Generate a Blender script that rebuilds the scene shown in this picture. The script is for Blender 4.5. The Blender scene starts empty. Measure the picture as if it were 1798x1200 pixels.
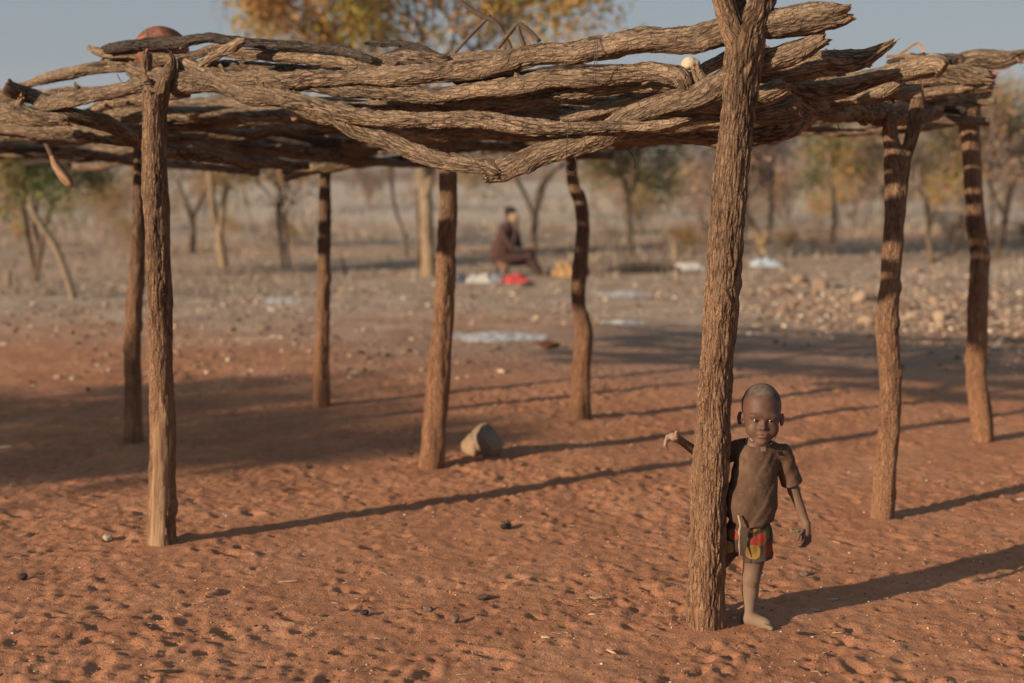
import bpy, math, random
import numpy as np
from mathutils import Vector
random.seed(7); rng = np.random.default_rng(7)
R = math.radians
sc = bpy.context.scene
COL = sc.collection

# ---------------------------------------------------------------- camera, sky, sun, exposure
CAM_H = 1.74; PITCH = R(7.08); FPX = 2497.0
cam = bpy.data.cameras.new('camera'); cam.lens = 50; cam.sensor_width = 36; cam.clip_end = 8000; cam.clip_start = .05
cam.dof.use_dof = True; cam.dof.focus_distance = 5.42; cam.dof.aperture_fstop = 1.55
co = bpy.data.objects.new('camera', cam); COL.objects.link(co)
co.location = (0, 0, CAM_H); co.rotation_euler = (R(90) - PITCH, 0, 0)
sc.camera = co
SUN_EL = R(16.5); SX, SY = -.83, -.557                      # direction towards the sun, on the ground
w = bpy.data.worlds.new('World'); sc.world = w; w.use_nodes = True
nt = w.node_tree; bg = nt.nodes['Background']
sky = nt.nodes.new('ShaderNodeTexSky'); sky.sky_type = 'NISHITA'; sky.sun_disc = False
sky.sun_elevation = SUN_EL; sky.sun_rotation = math.atan2(SX, SY)
sky.dust_density = 1.2; sky.air_density = 1.0; sky.ozone_density = 1.3
hs = nt.nodes.new('ShaderNodeHueSaturation'); hs.inputs['Saturation'].default_value = .55
nt.links.new(sky.outputs[0], hs.inputs['Color']); mxs = nt.nodes.new('ShaderNodeMix'); mxs.data_type = 'RGBA'; mxs.inputs[0].default_value = .8; mxs.inputs[7].default_value = (2.0, 2.6, 3.1, 1)   # dusty air evens the sky out
nt.links.new(hs.outputs[0], mxs.inputs[6]); nt.links.new(mxs.outputs[2], bg.inputs[0])
bg.inputs[1].default_value = .08
sl = bpy.data.lights.new('sun', 'SUN'); sl.energy = 5.0; sl.angle = R(.9); sl.color = (1, .765, .52)
so = bpy.data.objects.new('sun', sl); COL.objects.link(so)
sd = Vector((SX * math.cos(SUN_EL), SY * math.cos(SUN_EL), math.sin(SUN_EL)))
so.rotation_euler = sd.to_track_quat('Z', 'Y').to_euler(); so.location = (-20, -14, 10)
sc.view_settings.view_transform = 'Standard'; sc.view_settings.look = 'None'
sc.view_settings.gamma = 1; sc.view_settings.exposure = .52
try: sc.view_settings.use_curve_mapping = False
except Exception: pass
sc.cycles.max_bounces = 6; sc.cycles.transparent_max_bounces = 6; sc.cycles.volume_bounces = 0

# ---------------------------------------------------------------- helpers
cp, sp = math.cos(PITCH), math.sin(PITCH)
def ray(px, py):
    cx, cy = (px - 899) / FPX, (600 - py) / FPX
    return np.array([cx, cp + cy * sp, cy * cp - sp])
def at(px, py, Y):
    d = ray(px, py); return np.array([0, 0, CAM_H]) + d * (Y / d[1])
def gp(px, py, z=0.0):
    d = ray(px, py); return np.array([0, 0, CAM_H]) + d * ((z - CAM_H) / d[2])
def mpp(Y): return Y / FPX                                   # metres per photo pixel at depth Y

PERM = rng.permutation(256); PERM = np.concatenate([PERM, PERM, PERM])
GR = rng.normal(size=(256, 3)); GR /= np.linalg.norm(GR, axis=1)[:, None]
def perlin(p):
    p = np.asarray(p, dtype=np.float64)
    i = np.floor(p).astype(np.int64); f = p - i; i &= 255
    u = f * f * f * (f * (f * 6 - 15) + 10)
    out = 0
    for dx in (0, 1):
        wx = u[..., 0] if dx else 1 - u[..., 0]
        a = PERM[i[..., 0] + dx]
        for dy in (0, 1):
            wy = u[..., 1] if dy else 1 - u[..., 1]
            b = PERM[a + i[..., 1] + dy]
            for dz in (0, 1):
                wz = u[..., 2] if dz else 1 - u[..., 2]
                g = GR[PERM[b + i[..., 2] + dz]]
                v = g[..., 0] * (f[..., 0] - dx) + g[..., 1] * (f[..., 1] - dy) + g[..., 2] * (f[..., 2] - dz)
                out = out + v * wx * wy * wz
    return out
def perlin2(x, y, s=0.0):
    return perlin(np.stack([x, y, np.full_like(x, s + .37)], -1))

def raw_mesh(name, V, F, smooth=True):
    """V (n,3) array; F list/array of quads (m,4), or a list of arrays of tris and quads"""
    me = bpy.data.meshes.new(name)
    Fs = F if isinstance(F, list) else [F]
    Fs = [np.asarray(f, dtype=np.int32) for f in Fs if len(f)]
    V = np.asarray(V, dtype=np.float32)
    nl = sum(f.size for f in Fs); npoly = sum(len(f) for f in Fs)
    me.vertices.add(len(V)); me.vertices.foreach_set('co', V.ravel())
    me.loops.add(nl); me.loops.foreach_set('vertex_index', np.concatenate([f.ravel() for f in Fs]))
    me.polygons.add(npoly)
    cnt = np.concatenate([np.full(len(f), f.shape[1]) for f in Fs])
    st = np.concatenate([[0], np.cumsum(cnt)[:-1]]).astype(np.int32)
    me.polygons.foreach_set('loop_start', st)
    me.polygons.foreach_set('use_smooth', np.full(npoly, smooth))
    me.update(calc_edges=True); me.validate()
    return me
def attr(me, name, arr, typ='FLOAT'):
    a = me.attributes.new(name, typ, 'POINT')
    arr = np.asarray(arr, dtype=np.float32)
    if typ == 'FLOAT': a.data.foreach_set('value', arr)
    elif typ == 'FLOAT_VECTOR': a.data.foreach_set('vector', arr.ravel())
    else: a.data.foreach_set('color', np.concatenate([arr, np.ones((len(arr), 1), np.float32)], 1).ravel())
def obj(name, me, mats, parent=None, label=None):
    o = bpy.data.objects.new(name, me); COL.objects.link(o)
    if mats is not None and not me.materials:
        for m in (mats if isinstance(mats, (list, tuple)) else [mats]): me.materials.append(m)
    if parent: o.parent = parent
    if label: o['label'] = label
    return o
def tag(o, label=None, cat=None, group=None, kind=None):
    if label: o['label'] = label
    if cat: o['category'] = cat
    if group: o['group'] = group
    if kind: o['kind'] = kind
    return o
def empty(name, loc=(0, 0, 0)):
    o = bpy.data.objects.new(name, None); COL.objects.link(o); o.location = loc; o.empty_display_size = .1; return o

# ---------------------------------------------------------------- materials
class M:
    def __init__(s, name, rough=.9, spec=.2):
        s.m = bpy.data.materials.new(name); s.m.use_nodes = True; s.t = s.m.node_tree
        s.b = s.t.nodes['Principled BSDF']; s.b.inputs['Roughness'].default_value = rough
        s.b.inputs['Specular IOR Level'].default_value = spec
    def n(s, typ, ins=None, **kw):
        nd = s.t.nodes.new('ShaderNode' + typ)
        for k, v in kw.items(): setattr(nd, k, v)
        for k, v in (ins or {}).items(): s.set(nd.inputs[k], v)
        return nd
    def set(s, inp, v):
        if hasattr(v, 'is_output'): s.t.links.new(v, inp)
        else: inp.default_value = v
    def noise(s, vec, scale, detail=4, rough=.55, dist=0):
        return s.n('TexNoise', {'Vector': vec, 'Scale': scale, 'Detail': detail, 'Roughness': rough, 'Distortion': dist}).outputs[0]
    def ramp(s, fac, stops):
        r = s.n('ValToRGB', {'Fac': fac}); e = r.color_ramp.elements
        while len(e) < len(stops): e.new(.5)
        for el, (p, c) in zip(e, stops):
            el.position = p; el.color = (*c, 1) if len(c) == 3 else c
        return r.outputs[0]
    def mapr(s, v, a, b, c=0, d=1, smooth=False):
        return s.n('MapRange', {'Value': v, 'From Min': a, 'From Max': b, 'To Min': c, 'To Max': d},
                   interpolation_type='SMOOTHSTEP' if smooth else 'LINEAR').outputs[0]
    def mix(s, fac, a, b, mode='MIX'):
        nd = s.n('Mix', data_type='RGBA', blend_type=mode)
        s.set(nd.inputs[0], fac)
        for i, v in ((6, a), (7, b)):
            s.set(nd.inputs[i], (*v, 1) if isinstance(v, tuple) and len(v) == 3 else v)
        return nd.outputs[2]
    def math(s, op, a, b=0.0):
        nd = s.n('Math', operation=op); s.set(nd.inputs[0], a); s.set(nd.inputs[1], b); return nd.outputs[0]
    def vmul(s, vec, v):
        nd = s.n('VectorMath', operation='MULTIPLY'); s.set(nd.inputs[0], vec); nd.inputs[1].default_value = v; return nd.outputs[0]
    def bump(s, h, strength=.5, dist=.01, prev=None):
        nd = s.n('Bump', {'Height': h, 'Strength': strength, 'Distance': dist})
        if prev is not None: s.set(nd.inputs['Normal'], prev)
        return nd.outputs[0]
    def obj(s): return s.n('TexCoord').outputs['Object']
    def at(s, name, out='Fac'): return s.n('Attribute', attribute_name=name).outputs[out]
    def base(s, c): s.set(s.b.inputs['Base Color'], (*c, 1) if isinstance(c, tuple) and len(c) == 3 else c)
    def nor(s, v): s.set(s.b.inputs['Normal'], v)

def bark_mat(name, dark, light, dustc, bscale=70, contrast=1.0):
    m = M(name, .88, .18)
    v = m.at('bk', 'Vector')
    wn = m.n('TexNoise', {'Vector': v, 'Scale': 30.0, 'Detail': 3.0})
    n1_ = m.noise(v, 45, 3, .6)
    wv = m.n('VectorMath', operation='MULTIPLY_ADD'); m.set(wv.inputs[0], wn.outputs['Color'])
    wv.inputs[1].default_value = (.022, .022, .012); m.set(wv.inputs[2], v)
    vo = m.n('TexVoronoi', {'Vector': wv.outputs[0], 'Scale': float(bscale), 'Randomness': 1.0}, feature='DISTANCE_TO_EDGE').outputs[0]
    cell = m.n('TexVoronoi', {'Vector': wv.outputs[0], 'Scale': float(bscale)}, feature='F1').outputs['Color']
    crack = m.mapr(vo, 0.0, m.mapr(n1_, .35, .65, .03, .16), 0, 1, True)
    n1 = m.noise(v, 14, 5, .6); n2 = m.noise(wv.outputs[0], 150, 6, .72)
    vo2 = m.n('TexVoronoi', {'Vector': m.vmul(wv.outputs[0], (.55, .55, 2.6)), 'Scale': float(bscale)}, feature='DISTANCE_TO_EDGE').outputs[0]
    crack = m.math('MULTIPLY', crack, m.mapr(vo2, 0, m.mapr(n1_, .4, .62, .12, 0), .35, 1, True))
    fibre = m.noise(m.vmul(v, (1, 1, .35)), 420, 3, .6)
    fac = m.math('ADD', m.math('MULTIPLY', n1, .5), m.math('MULTIPLY', n2, .52))
    col = m.ramp(m.mapr(fac, .34, .68), [(0, dark), (.5, tuple(.5 * (a + b) for a, b in zip(dark, light))), (1, light)])
    sep = m.n('SeparateColor', {'Color': cell}).outputs[0]
    col = m.mix(m.mapr(sep, 0, 1, 0, .35), col, tuple(c * 1.25 for c in light))
    rnd = m.n('ObjectInfo').outputs['Random']
    col = m.mix(m.mapr(rnd, 0, 1, .5, 0), col, m.mix(.55, col, (.085, .07, .06)))
    col = m.mix(m.mapr(crack, 0, 1, .32 * contrast, 0), col, tuple(c * .5 for c in dark))
    col = m.mix(m.mapr(m.at('crk'), .15, .95, 0, .85 * contrast), col, tuple(c * .33 for c in dark))
    col = m.mix(m.math('MULTIPLY', m.at('dust'), m.mapr(n1, .3, .7, .35, .95)), col, dustc)
    bare = m.at('bare')
    long = m.noise(m.vmul(v, (1, 1, .25)), 90, 4, .6)
    wood = m.ramp(long, [(.3, (.17, .095, .055)), (.5, (.31, .195, .118)), (.7, (.40, .275, .175))])
    col = m.mix(bare, col, wood)
    m.base(col)
    h = m.math('ADD', m.math('MULTIPLY', crack, .8), m.math('ADD', m.math('MULTIPLY', n2, .5), m.math('MULTIPLY', fibre, .35)))
    h = m.math('MULTIPLY', h, m.mapr(bare, 0, 1, 1, .22))
    m.nor(m.bump(h, 1.0, .006))
    return m.m
BARK = bark_mat('bark_post', (.095, .056, .036), (.32, .205, .130), (.33, .16, .088))
BARKR = bark_mat('bark_roof', (.078, .052, .037), (.40, .29, .20), (.27, .15, .09), 62)
BARKD = bark_mat('bark_dark', (.040, .032, .029), (.115, .095, .085), (.2, .11, .07), 80)
BARKT = bark_mat('bark_tree', (.09, .07, .055), (.25, .20, .155), (.3, .17, .10), 60)
BARKP = bark_mat('bark_pale_tree', (.24, .18, .12), (.46, .36, .25), (.42, .27, .15), 50, .5)
def wood_end():
    m = M('cut_wood_end', .85, .2); v = m.obj()
    n = m.noise(v, 60, 5, .6); n2 = m.noise(v, 9, 2)
    m.base(m.ramp(n, [(.3, (.12, .062, .035)), (.52, (.27, .15, .085)), (.75, (.42, .27, .17))]))
    m.nor(m.bump(m.math('ADD', n, n2), .6, .006)); return m.m
WEND = wood_end()
def flat(name, c, rough=.85, var=.25, scale=20, bs=.3, bd=.003, spec=.2):
    m = M(name, rough, spec); v = m.obj(); n = m.noise(v, scale, 5, .6)
    lo = tuple(x * (1 - var) for x in c); hi = tuple(min(1, x * (1 + var)) for x in c)
    m.base(m.ramp(n, [(.3, lo), (.7, hi)])); m.nor(m.bump(m.noise(v, scale * 4, 5), bs, bd)); return m.m

def ground_mat():
    m = M('sandy_ground', .95, .12)
    p = m.n('NewGeometry').outputs['Position']
    xyz = m.n('SeparateXYZ', {'Vector': p}); Y = xyz.outputs[1]; X = xyz.outputs[0]
    n0 = m.noise(p, .35, 3); n1 = m.noise(p, 1.6, 5, .6); n2 = m.noise(p, 14, 5, .65); n3 = m.noise(p, 110, 4, .7)
    red = m.ramp(m.math('ADD', m.math('MULTIPLY', n1, .55), m.math('MULTIPLY', n2, .45)),
                 [(.33, (.30, .138, .080)), (.5, (.40, .192, .110)), (.68, (.49, .262, .16))])
    red = m.mix(m.mapr(n3, .56, .74, 0, .55), red, (.19, .10, .07))
    red = m.mix(m.mapr(n3, .36, .26, 0, .6), red, (.46, .29, .20))
    grey = m.ramp(m.math('ADD', m.math('MULTIPLY', n1, .5), m.math('MULTIPLY', n2, .5)),
                  [(.36, (.235, .17, .13)), (.5, (.37, .285, .22)), (.64, (.53, .43, .34))])
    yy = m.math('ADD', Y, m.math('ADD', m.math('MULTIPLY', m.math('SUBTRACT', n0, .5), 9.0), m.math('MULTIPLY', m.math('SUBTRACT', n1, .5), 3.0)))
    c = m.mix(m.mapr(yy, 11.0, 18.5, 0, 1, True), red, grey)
    # roof shadow at the right rear, painted into the ground as a darker patch
    dist = m.n('VectorMath', operation='DISTANCE'); m.set(dist.inputs[0], m.vmul(p, (.55, 1, 1))); dist.inputs[1].default_value = (1.3, 13.6, 0)
    dd = m.math('ADD', dist.outputs['Value'], m.math('MULTIPLY', m.math('SUBTRACT', n1, .5), 1.6))
    c = m.mix(m.mapr(dd, 3.3, 1.0, 0, .55, True), c, (.21, .16, .13))
    rb = m.mix(n2, (.34, .21, .14), (.48, .32, .22))
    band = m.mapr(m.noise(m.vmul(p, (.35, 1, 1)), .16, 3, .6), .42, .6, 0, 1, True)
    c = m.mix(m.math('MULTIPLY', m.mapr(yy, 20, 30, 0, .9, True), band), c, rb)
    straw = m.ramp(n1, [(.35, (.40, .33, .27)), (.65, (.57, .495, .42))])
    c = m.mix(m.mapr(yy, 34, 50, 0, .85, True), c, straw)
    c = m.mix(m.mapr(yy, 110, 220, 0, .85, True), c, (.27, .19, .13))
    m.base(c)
    h = m.math('ADD', m.math('MULTIPLY', m.noise(p, 55, 5, .7), 1.0), m.math('MULTIPLY', n3, .5))
    m.nor(m.bump(h, .8, .009)); return m.m
GROUND = ground_mat()

def haze():
    x0, x1, y0, y1, z0, z1 = -2300, 2300, -700, 2300, -12, 75
    V = [(x, y, z) for z in (z0, z1) for y in (y0, y1) for x in (x0, x1)]
    F = [(0, 2, 3, 1), (4, 5, 7, 6), (0, 1, 5, 4), (2, 6, 7, 3), (0, 4, 6, 2), (1, 3, 7, 5)]
    m = bpy.data.materials.new('haze'); m.use_nodes = True; t = m.node_tree; t.nodes.remove(t.nodes['Principled BSDF'])
    v = t.nodes.new('ShaderNodeVolumePrincipled'); v.inputs['Color'].default_value = (.78, .84, 1.0, 1); v.inputs['Density'].default_value = .0003
    t.links.new(v.outputs[0], t.nodes['Material Output'].inputs['Volume'])
    tag(obj('haze', raw_mesh('haze', V, np.array(F), False), m), kind='stuff')
haze()

# ---------------------------------------------------------------- ground
def axis(segs):
    out = [segs[0][0]]
    for a, b, d0, d1 in segs:
        x = a; 
        while x < b - 1e-6:
            t = (x - a) / (b - a); x = min(b, x + d0 * (d1 / d0) ** t); out.append(x)
    return np.array(out)
gxh = axis([(0, 2.6, .0125, .015), (2.6, 5.5, .016, .05), (5.5, 30, .06, 2.0), (30, 2200, 2.5, 300)])
gx = np.concatenate([-gxh[::-1][:-1], gxh])
gy = np.concatenate([[-600, -300, -100, -40, -15, -5, 0, 2, 3, 3.6, 4.0], axis([(4.3, 8, .0135, .017), (8, 13, .018, .045), (13, 40, .05, .8), (40, 400, 1, 30), (400, 2200, 50, 300)])])
def base_h(x, y):
    near = np.clip((y - 13) / 12, 0, 1)
    h = .022 * perlin2(x * .45, y * .45, 1) + .016 * perlin2(x * 1.3, y * 1.3, 2)
    h = h + near * (.10 * perlin2(x * .16, y * .16, 3))
    far = np.clip((y - 60) / 300, 0, 1)
    return h + far * 3.0 * perlin2(x * .006, y * .006, 5)
GXX, GYY = np.meshgrid(gx, gy)
H = base_h(GXX, GYY)
fm = (GYY < 20) * (np.abs(GXX) < 8)
xf, yf = GXX[fm], GYY[fm]
fade = np.clip((20 - yf) / 8, 0, 1)
wx = xf + .05 * perlin2(xf * 5, yf * 5, 11); wy = yf + .05 * perlin2(xf * 5, yf * 5, 12)
dh = .017 * perlin2(wx * 3.4, wy * 3.4, 6) + .015 * perlin2(wx * 9, wy * 9, 7) + .0115 * perlin2(wx * 19, wy * 19, 8) + .011 * perlin2(wx * 31, wy * 31, 18)
r2 = np.abs(perlin2(wx * 15, wy * 15, 19)); dh += .012 * np.clip(.22 - r2, 0, 1) / .22 * .6
ridge = np.abs(perlin2(wx * 6.2, wy * 6.2, 9)); dh += .020 * (.28 - ridge) * (ridge < .28)
dh += .0045 * perlin2(wx * 38, wy * 38, 10)
dh *= .62 + .9 * np.clip(.4 + 1.6 * perlin2(xf * .9, yf * .9, 21), 0, 1)
H[fm] += .66 * dh * (.35 + .65 * fade)
for k in range(9500):                                         # footprints and hoof dents in the loose sand
    cy = 4.2 + 13 * rng.random() ** 1.3; cx = rng.uniform(-1, 1) * (.42 * cy + .4)
    a = rng.uniform(0, math.pi); l = .012 + .034 * rng.random() ** 2; wd = l * rng.uniform(.4, .8); dp = l * rng.uniform(.10, .24)
    if k < 160: l, wd, dp = .085 * rng.uniform(.8, 1.3), .036, .010; a = rng.choice([.5, 1.9, 2.6]) + rng.normal() * .3
    x0, x1 = np.searchsorted(gx, [cx - .2, cx + .2]); y0, y1 = np.searchsorted(gy, [cy - .2, cy + .2])
    if x1 <= x0 or y1 <= y0: continue
    dx = GXX[y0:y1, x0:x1] - cx; dy = GYY[y0:y1, x0:x1] - cy
    u = (dx * math.cos(a) + dy * math.sin(a)) / l; v = (-dx * math.sin(a) + dy * math.cos(a)) / wd
    r = np.sqrt(u * u + v * v)
    H[y0:y1, x0:x1] += -dp * np.exp(-(r ** 3)) + dp * .55 * np.exp(-((r - 1.45) / .38) ** 2)
# firm the sand flat round the posts' and the child's feet
for px, py, rad in ((282, 958, .12), (1238, 1108, .13), (1335, 1100, .12), (757, 825, .12), (1548, 915, .12)):
    g = gp(px, py); q = np.exp(-(((GXX - g[0]) ** 2 + (GYY - g[1]) ** 2) / rad ** 2) ** 2); H = H * (1 - q) + .004 * q
V = np.stack([GXX, GYY, H], -1).reshape(-1, 3)
nx, ny = len(gx), len(gy)
ii = (np.arange(ny - 1)[:, None] * nx + np.arange(nx - 1)[None]).ravel()
F = np.stack([ii, ii + 1, ii + nx + 1, ii + nx], 1)
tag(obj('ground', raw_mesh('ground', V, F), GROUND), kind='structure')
def gz(x, y):
    i = min(max(np.searchsorted(gy, y), 0), ny - 1); j = min(max(np.searchsorted(gx, x), 0), nx - 1); return float(H[i, j])

# ---------------------------------------------------------------- bark tubes
def spline(P, step):
    P = np.asarray(P, dtype=float)
    if len(P) < 3:
        n = max(3, int(np.linalg.norm(P[-1, :3] - P[0, :3]) / step)); t = np.linspace(0, 1, n)[:, None]
        return P[0] * (1 - t) + P[-1] * t
    Q = np.vstack([2 * P[0] - P[1], P, 2 * P[-1] - P[-2]]); out = []
    for i in range(1, len(Q) - 2):
        p0, p1, p2, p3 = Q[i - 1:i + 3]
        n = max(2, int(np.linalg.norm(p2[:3] - p1[:3]) / step)); t = np.linspace(0, 1, n, endpoint=False)[:, None]
        out.append(.5 * ((2 * p1) + (-p0 + p2) * t + (2 * p0 - 5 * p1 + 4 * p2 - p3) * t ** 2 + (-p0 + 3 * p1 - 3 * p2 + p3) * t ** 3))
    out.append(P[-1:]); return np.vstack(out)
SEED = [0]
def tube(P, na=64, step=.012, depth=.004, freq=52, lump=.10, knots=0, dust=None, bare=None, cap=True, rough_end=.0, twist=0.0, stretch=.19, kink=0.0):
    """P: (x,y,z,r) rows -> V, quads, tris(cap), attributes"""
    SEED[0] += 1; sd_ = SEED[0] * 3.71
    S = spline(P, step); C, rad = S[:, :3], np.maximum(S[:, 3], .0012); n = len(C)
    T = np.gradient(C, axis=0); T /= np.linalg.norm(T, axis=1)[:, None] + 1e-9
    N = np.zeros_like(C); up = np.array([0, 1.0, 0]) if abs(T[0][1]) < .8 else np.array([1.0, 0, 0])
    v = up - T[0] * up.dot(T[0]); N[0] = v / np.linalg.norm(v)
    for i in range(1, n):
        v = N[i - 1] - T[i] * N[i - 1].dot(T[i]); N[i] = v / np.linalg.norm(v)
    B = np.cross(T, N)
    s = np.concatenate([[0], np.cumsum(np.linalg.norm(np.diff(C, axis=0), axis=1))])
    th = np.linspace(0, 2 * math.pi, na, endpoint=False)
    TH, SS = np.meshgrid(th, s); RR = rad[:, None] * np.ones((1, na))
    tw = TH + twist * SS
    bk = np.stack([np.cos(tw) * RR, np.sin(tw) * RR, SS * stretch + sd_], -1)
    q = bk * freq; qq = np.stack([q[..., 0] + 1.0 * perlin(q * .35 + 9), q[..., 1] + 1.0 * perlin(q * .35 + 31), q[..., 2]], -1)
    n1 = perlin(qq); n2 = perlin(qq * 2.1 + 5)
    crack = np.exp(-(n1 / .15) ** 2) * .8 + np.exp(-(n2 / .16) ** 2) * .35
    crack = crack * np.clip(.75 + 1.3 * perlin(q * .22 + 71), .25, 1.15)
    if kink:
        kk = np.stack([s * 4.2 + sd_, s * 0 + .3, s * 0 + .7], -1); k1 = perlin(kk) * kink * rad; k2 = perlin(kk + 17.3) * kink * rad * 1.3; k3 = perlin(kk * 2.7 + 5) * kink * rad * .6
        C = C + N * (k1 + k3)[:, None] + B * k2[:, None]
    d = -depth * crack + depth * .7 * n2 + depth * .9 * perlin(np.stack([q[..., 0] * .5, q[..., 1] * .5, SS * 14 + sd_], -1))
    lm = perlin(np.stack([np.cos(TH) * .9, np.sin(TH) * .9, SS * 4 + sd_], -1)) * lump * 1.6 * RR
    lm += perlin(np.stack([np.cos(TH) * 1.6, np.sin(TH) * 1.6, SS * 11 + sd_], -1)) * lump * .8 * RR
    ba = np.zeros((n, na))
    if bare is not None: ba = bare(TH, SS, s[-1])
    for k in range(knots):
        ks = rng.uniform(.08, .92) * s[-1]; kt = rng.uniform(0, 2 * math.pi); kr = rng.uniform(.35, .6) * rad.mean()
        da = (TH - kt + math.pi) % (2 * math.pi) - math.pi
        dd = np.sqrt((da * RR) ** 2 + (SS - ks) ** 2) / kr
        lm += RR * (.32 * np.exp(-dd ** 2) - .22 * np.exp(-(dd / .45) ** 2))
    rr = RR + lm + d * (1 - ba * .9)
    if rough_end:
        e = rough_end * perlin(np.stack([np.cos(th) * 2.5, np.sin(th) * 2.5, th * 0 + sd_], -1))
    else: e = th * 0
    V = C[:, None] + N[:, None] * (np.cos(TH) * rr)[..., None] + B[:, None] * (np.sin(TH) * rr)[..., None]
    w1 = np.clip(1 - (s[-1] - s) / (4 * rad.mean() + 1e-6), 0, 1) ** 2; w0 = np.clip(1 - s / (4 * rad.mean() + 1e-6), 0, 1) ** 2
    V += T[:, None] * ((w1[:, None] * e[None] * 2 - w0[:, None] * e[None] * 2)[..., None] * rad.mean())
    V = V.reshape(-1, 3)
    i = (np.arange(n - 1)[:, None] * na + np.arange(na)[None]); j = (np.arange(n - 1)[:, None] * na + (np.arange(na)[None] + 1) % na)
    Q = np.stack([i, j, j + na, i + na], -1).reshape(-1, 4)
    tris = np.zeros((0, 3), int); nv = len(V)
    if cap:
        a = np.arange(na); b = (a + 1) % na; add = []
        tr = []
        for end in (0, 1):
            off = 0 if end == 0 else (n - 1) * na
            ring = V[off:off + na]; c = ring.mean(0); idx0 = nv + len(add)
            inner = c + (ring - c) * .55 + T[0 if end == 0 else -1] * (rng.normal(size=(na, 1)) * rad.mean() * .04)
            add += list(inner); ci = nv + len(add); add.append(c)
            A, Bn = off + a, off + b; IA, IB = idx0 + a, idx0 + b
            if end == 0: tr += [np.stack([A, IB, Bn], 1), np.stack([A, IA, IB], 1), np.stack([IA, np.full(na, ci), IB], 1)]
            else: tr += [np.stack([A, Bn, IB], 1), np.stack([A, IB, IA], 1), np.stack([IA, IB, np.full(na, ci)], 1)]
        V = np.vstack([V, np.array(add)]); tris = np.vstack(tr)
    bkf = bk.reshape(-1, 3); k = len(V) - nv
    bkf = np.vstack([bkf, np.tile(bkf[:1], (k, 1)) + (V[nv:] - V[0]) if k else np.zeros((0, 3))])
    dz = np.zeros(len(V)) if dust is None else dust(V)
    return V, Q, tris, bkf, dz, np.concatenate([ba.ravel(), np.zeros(k)]), np.concatenate([np.clip(crack, 0, 1).ravel(), np.zeros(k)])
def merge(parts):
    V = []; Q = []; Tn = []; bk = []; dz = []; ba = []; ck = []; o = 0
    for p in parts:
        V.append(p[0]); Q.append(p[1] + o); Tn.append(p[2] + o); bk.append(p[3]); dz.append(p[4]); ba.append(p[5]); ck.append(p[6]); o += len(p[0])
    return [np.concatenate(x) for x in (V, Q, Tn, bk, dz, ba, ck)]
def bark_obj(name, parts, mat, parent=None, label=None):
    V, Q, Tn, bk, dz, ba, ck = merge(parts)
    me = raw_mesh(name, V, [Q, Tn])
    attr(me, 'bk', bk, 'FLOAT_VECTOR'); attr(me, 'dust', dz); attr(me, 'bare', ba); attr(me, 'crk', ck)
    me.materials.append(mat); me.materials.append(WEND)
    if len(Tn):
        mi = np.zeros(len(me.polygons), np.int32); mi[len(Q):] = 1; me.polygons.foreach_set('material_index', mi)
        sm = np.ones(len(me.polygons), bool); sm[len(Q):] = False; me.polygons.foreach_set('use_smooth', sm)
    return obj(name, me, None, parent, label)
def P_px(pts, Y, k=1.0):
    """[(px,py,rpx[,dY])], Y number or function of px"""
    out = []
    for p in pts:
        y = (Y(p[0]) if callable(Y) else Y) + (p[3] if len(p) > 3 else 0)
        c = at(p[0], p[1], y); out.append([*c, p[2] * mpp(y) * k])
    return out

# ---------------------------------------------------------------- the shelter of poles
shelter = empty('pole_shelter', tuple(gp(899, 800)))
tag(shelter, 'open shelter of rough forked posts carrying a flat roof of crooked bark covered poles', 'shelter')
def sh_part(o):
    o.parent = shelter; o.matrix_parent_inverse = __import__('mathutils').Matrix.Translation(-Vector(shelter.location)); return o
def low_dust(z0=.2, z1=1.5, amt=.75):
    return lambda V: np.clip(1 - (V[:, 2] - z0) / (z1 - z0), 0, 1) ** .8 * amt
def post(stem, limbs=(), mat=BARK, na=72, step=.012, depth=.004, freq=52, knots=3, label=None, bare=None, dust=.7, **kw):
    base = gp(stem[0][0], stem[0][1]); Y = base[1] + .04
    P = P_px(stem, Y, 1.0); P.insert(0, [P[0][0], P[0][1], -.12, P[0][3] * 1.06])
    P[1][3] *= 1.05
    parts = [tube(P, na, step, depth, freq, .13, knots, low_dust(amt=dust), bare, rough_end=.3, **kw)]
    for l in limbs: parts.append(tube(P_px(l, Y), max(24, na // 2), step, depth * .8, freq, .12, 0, low_dust(amt=dust), rough_end=.8))
    o = bark_obj('post', parts, mat, None, label); sh_part(o); return Y
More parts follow.
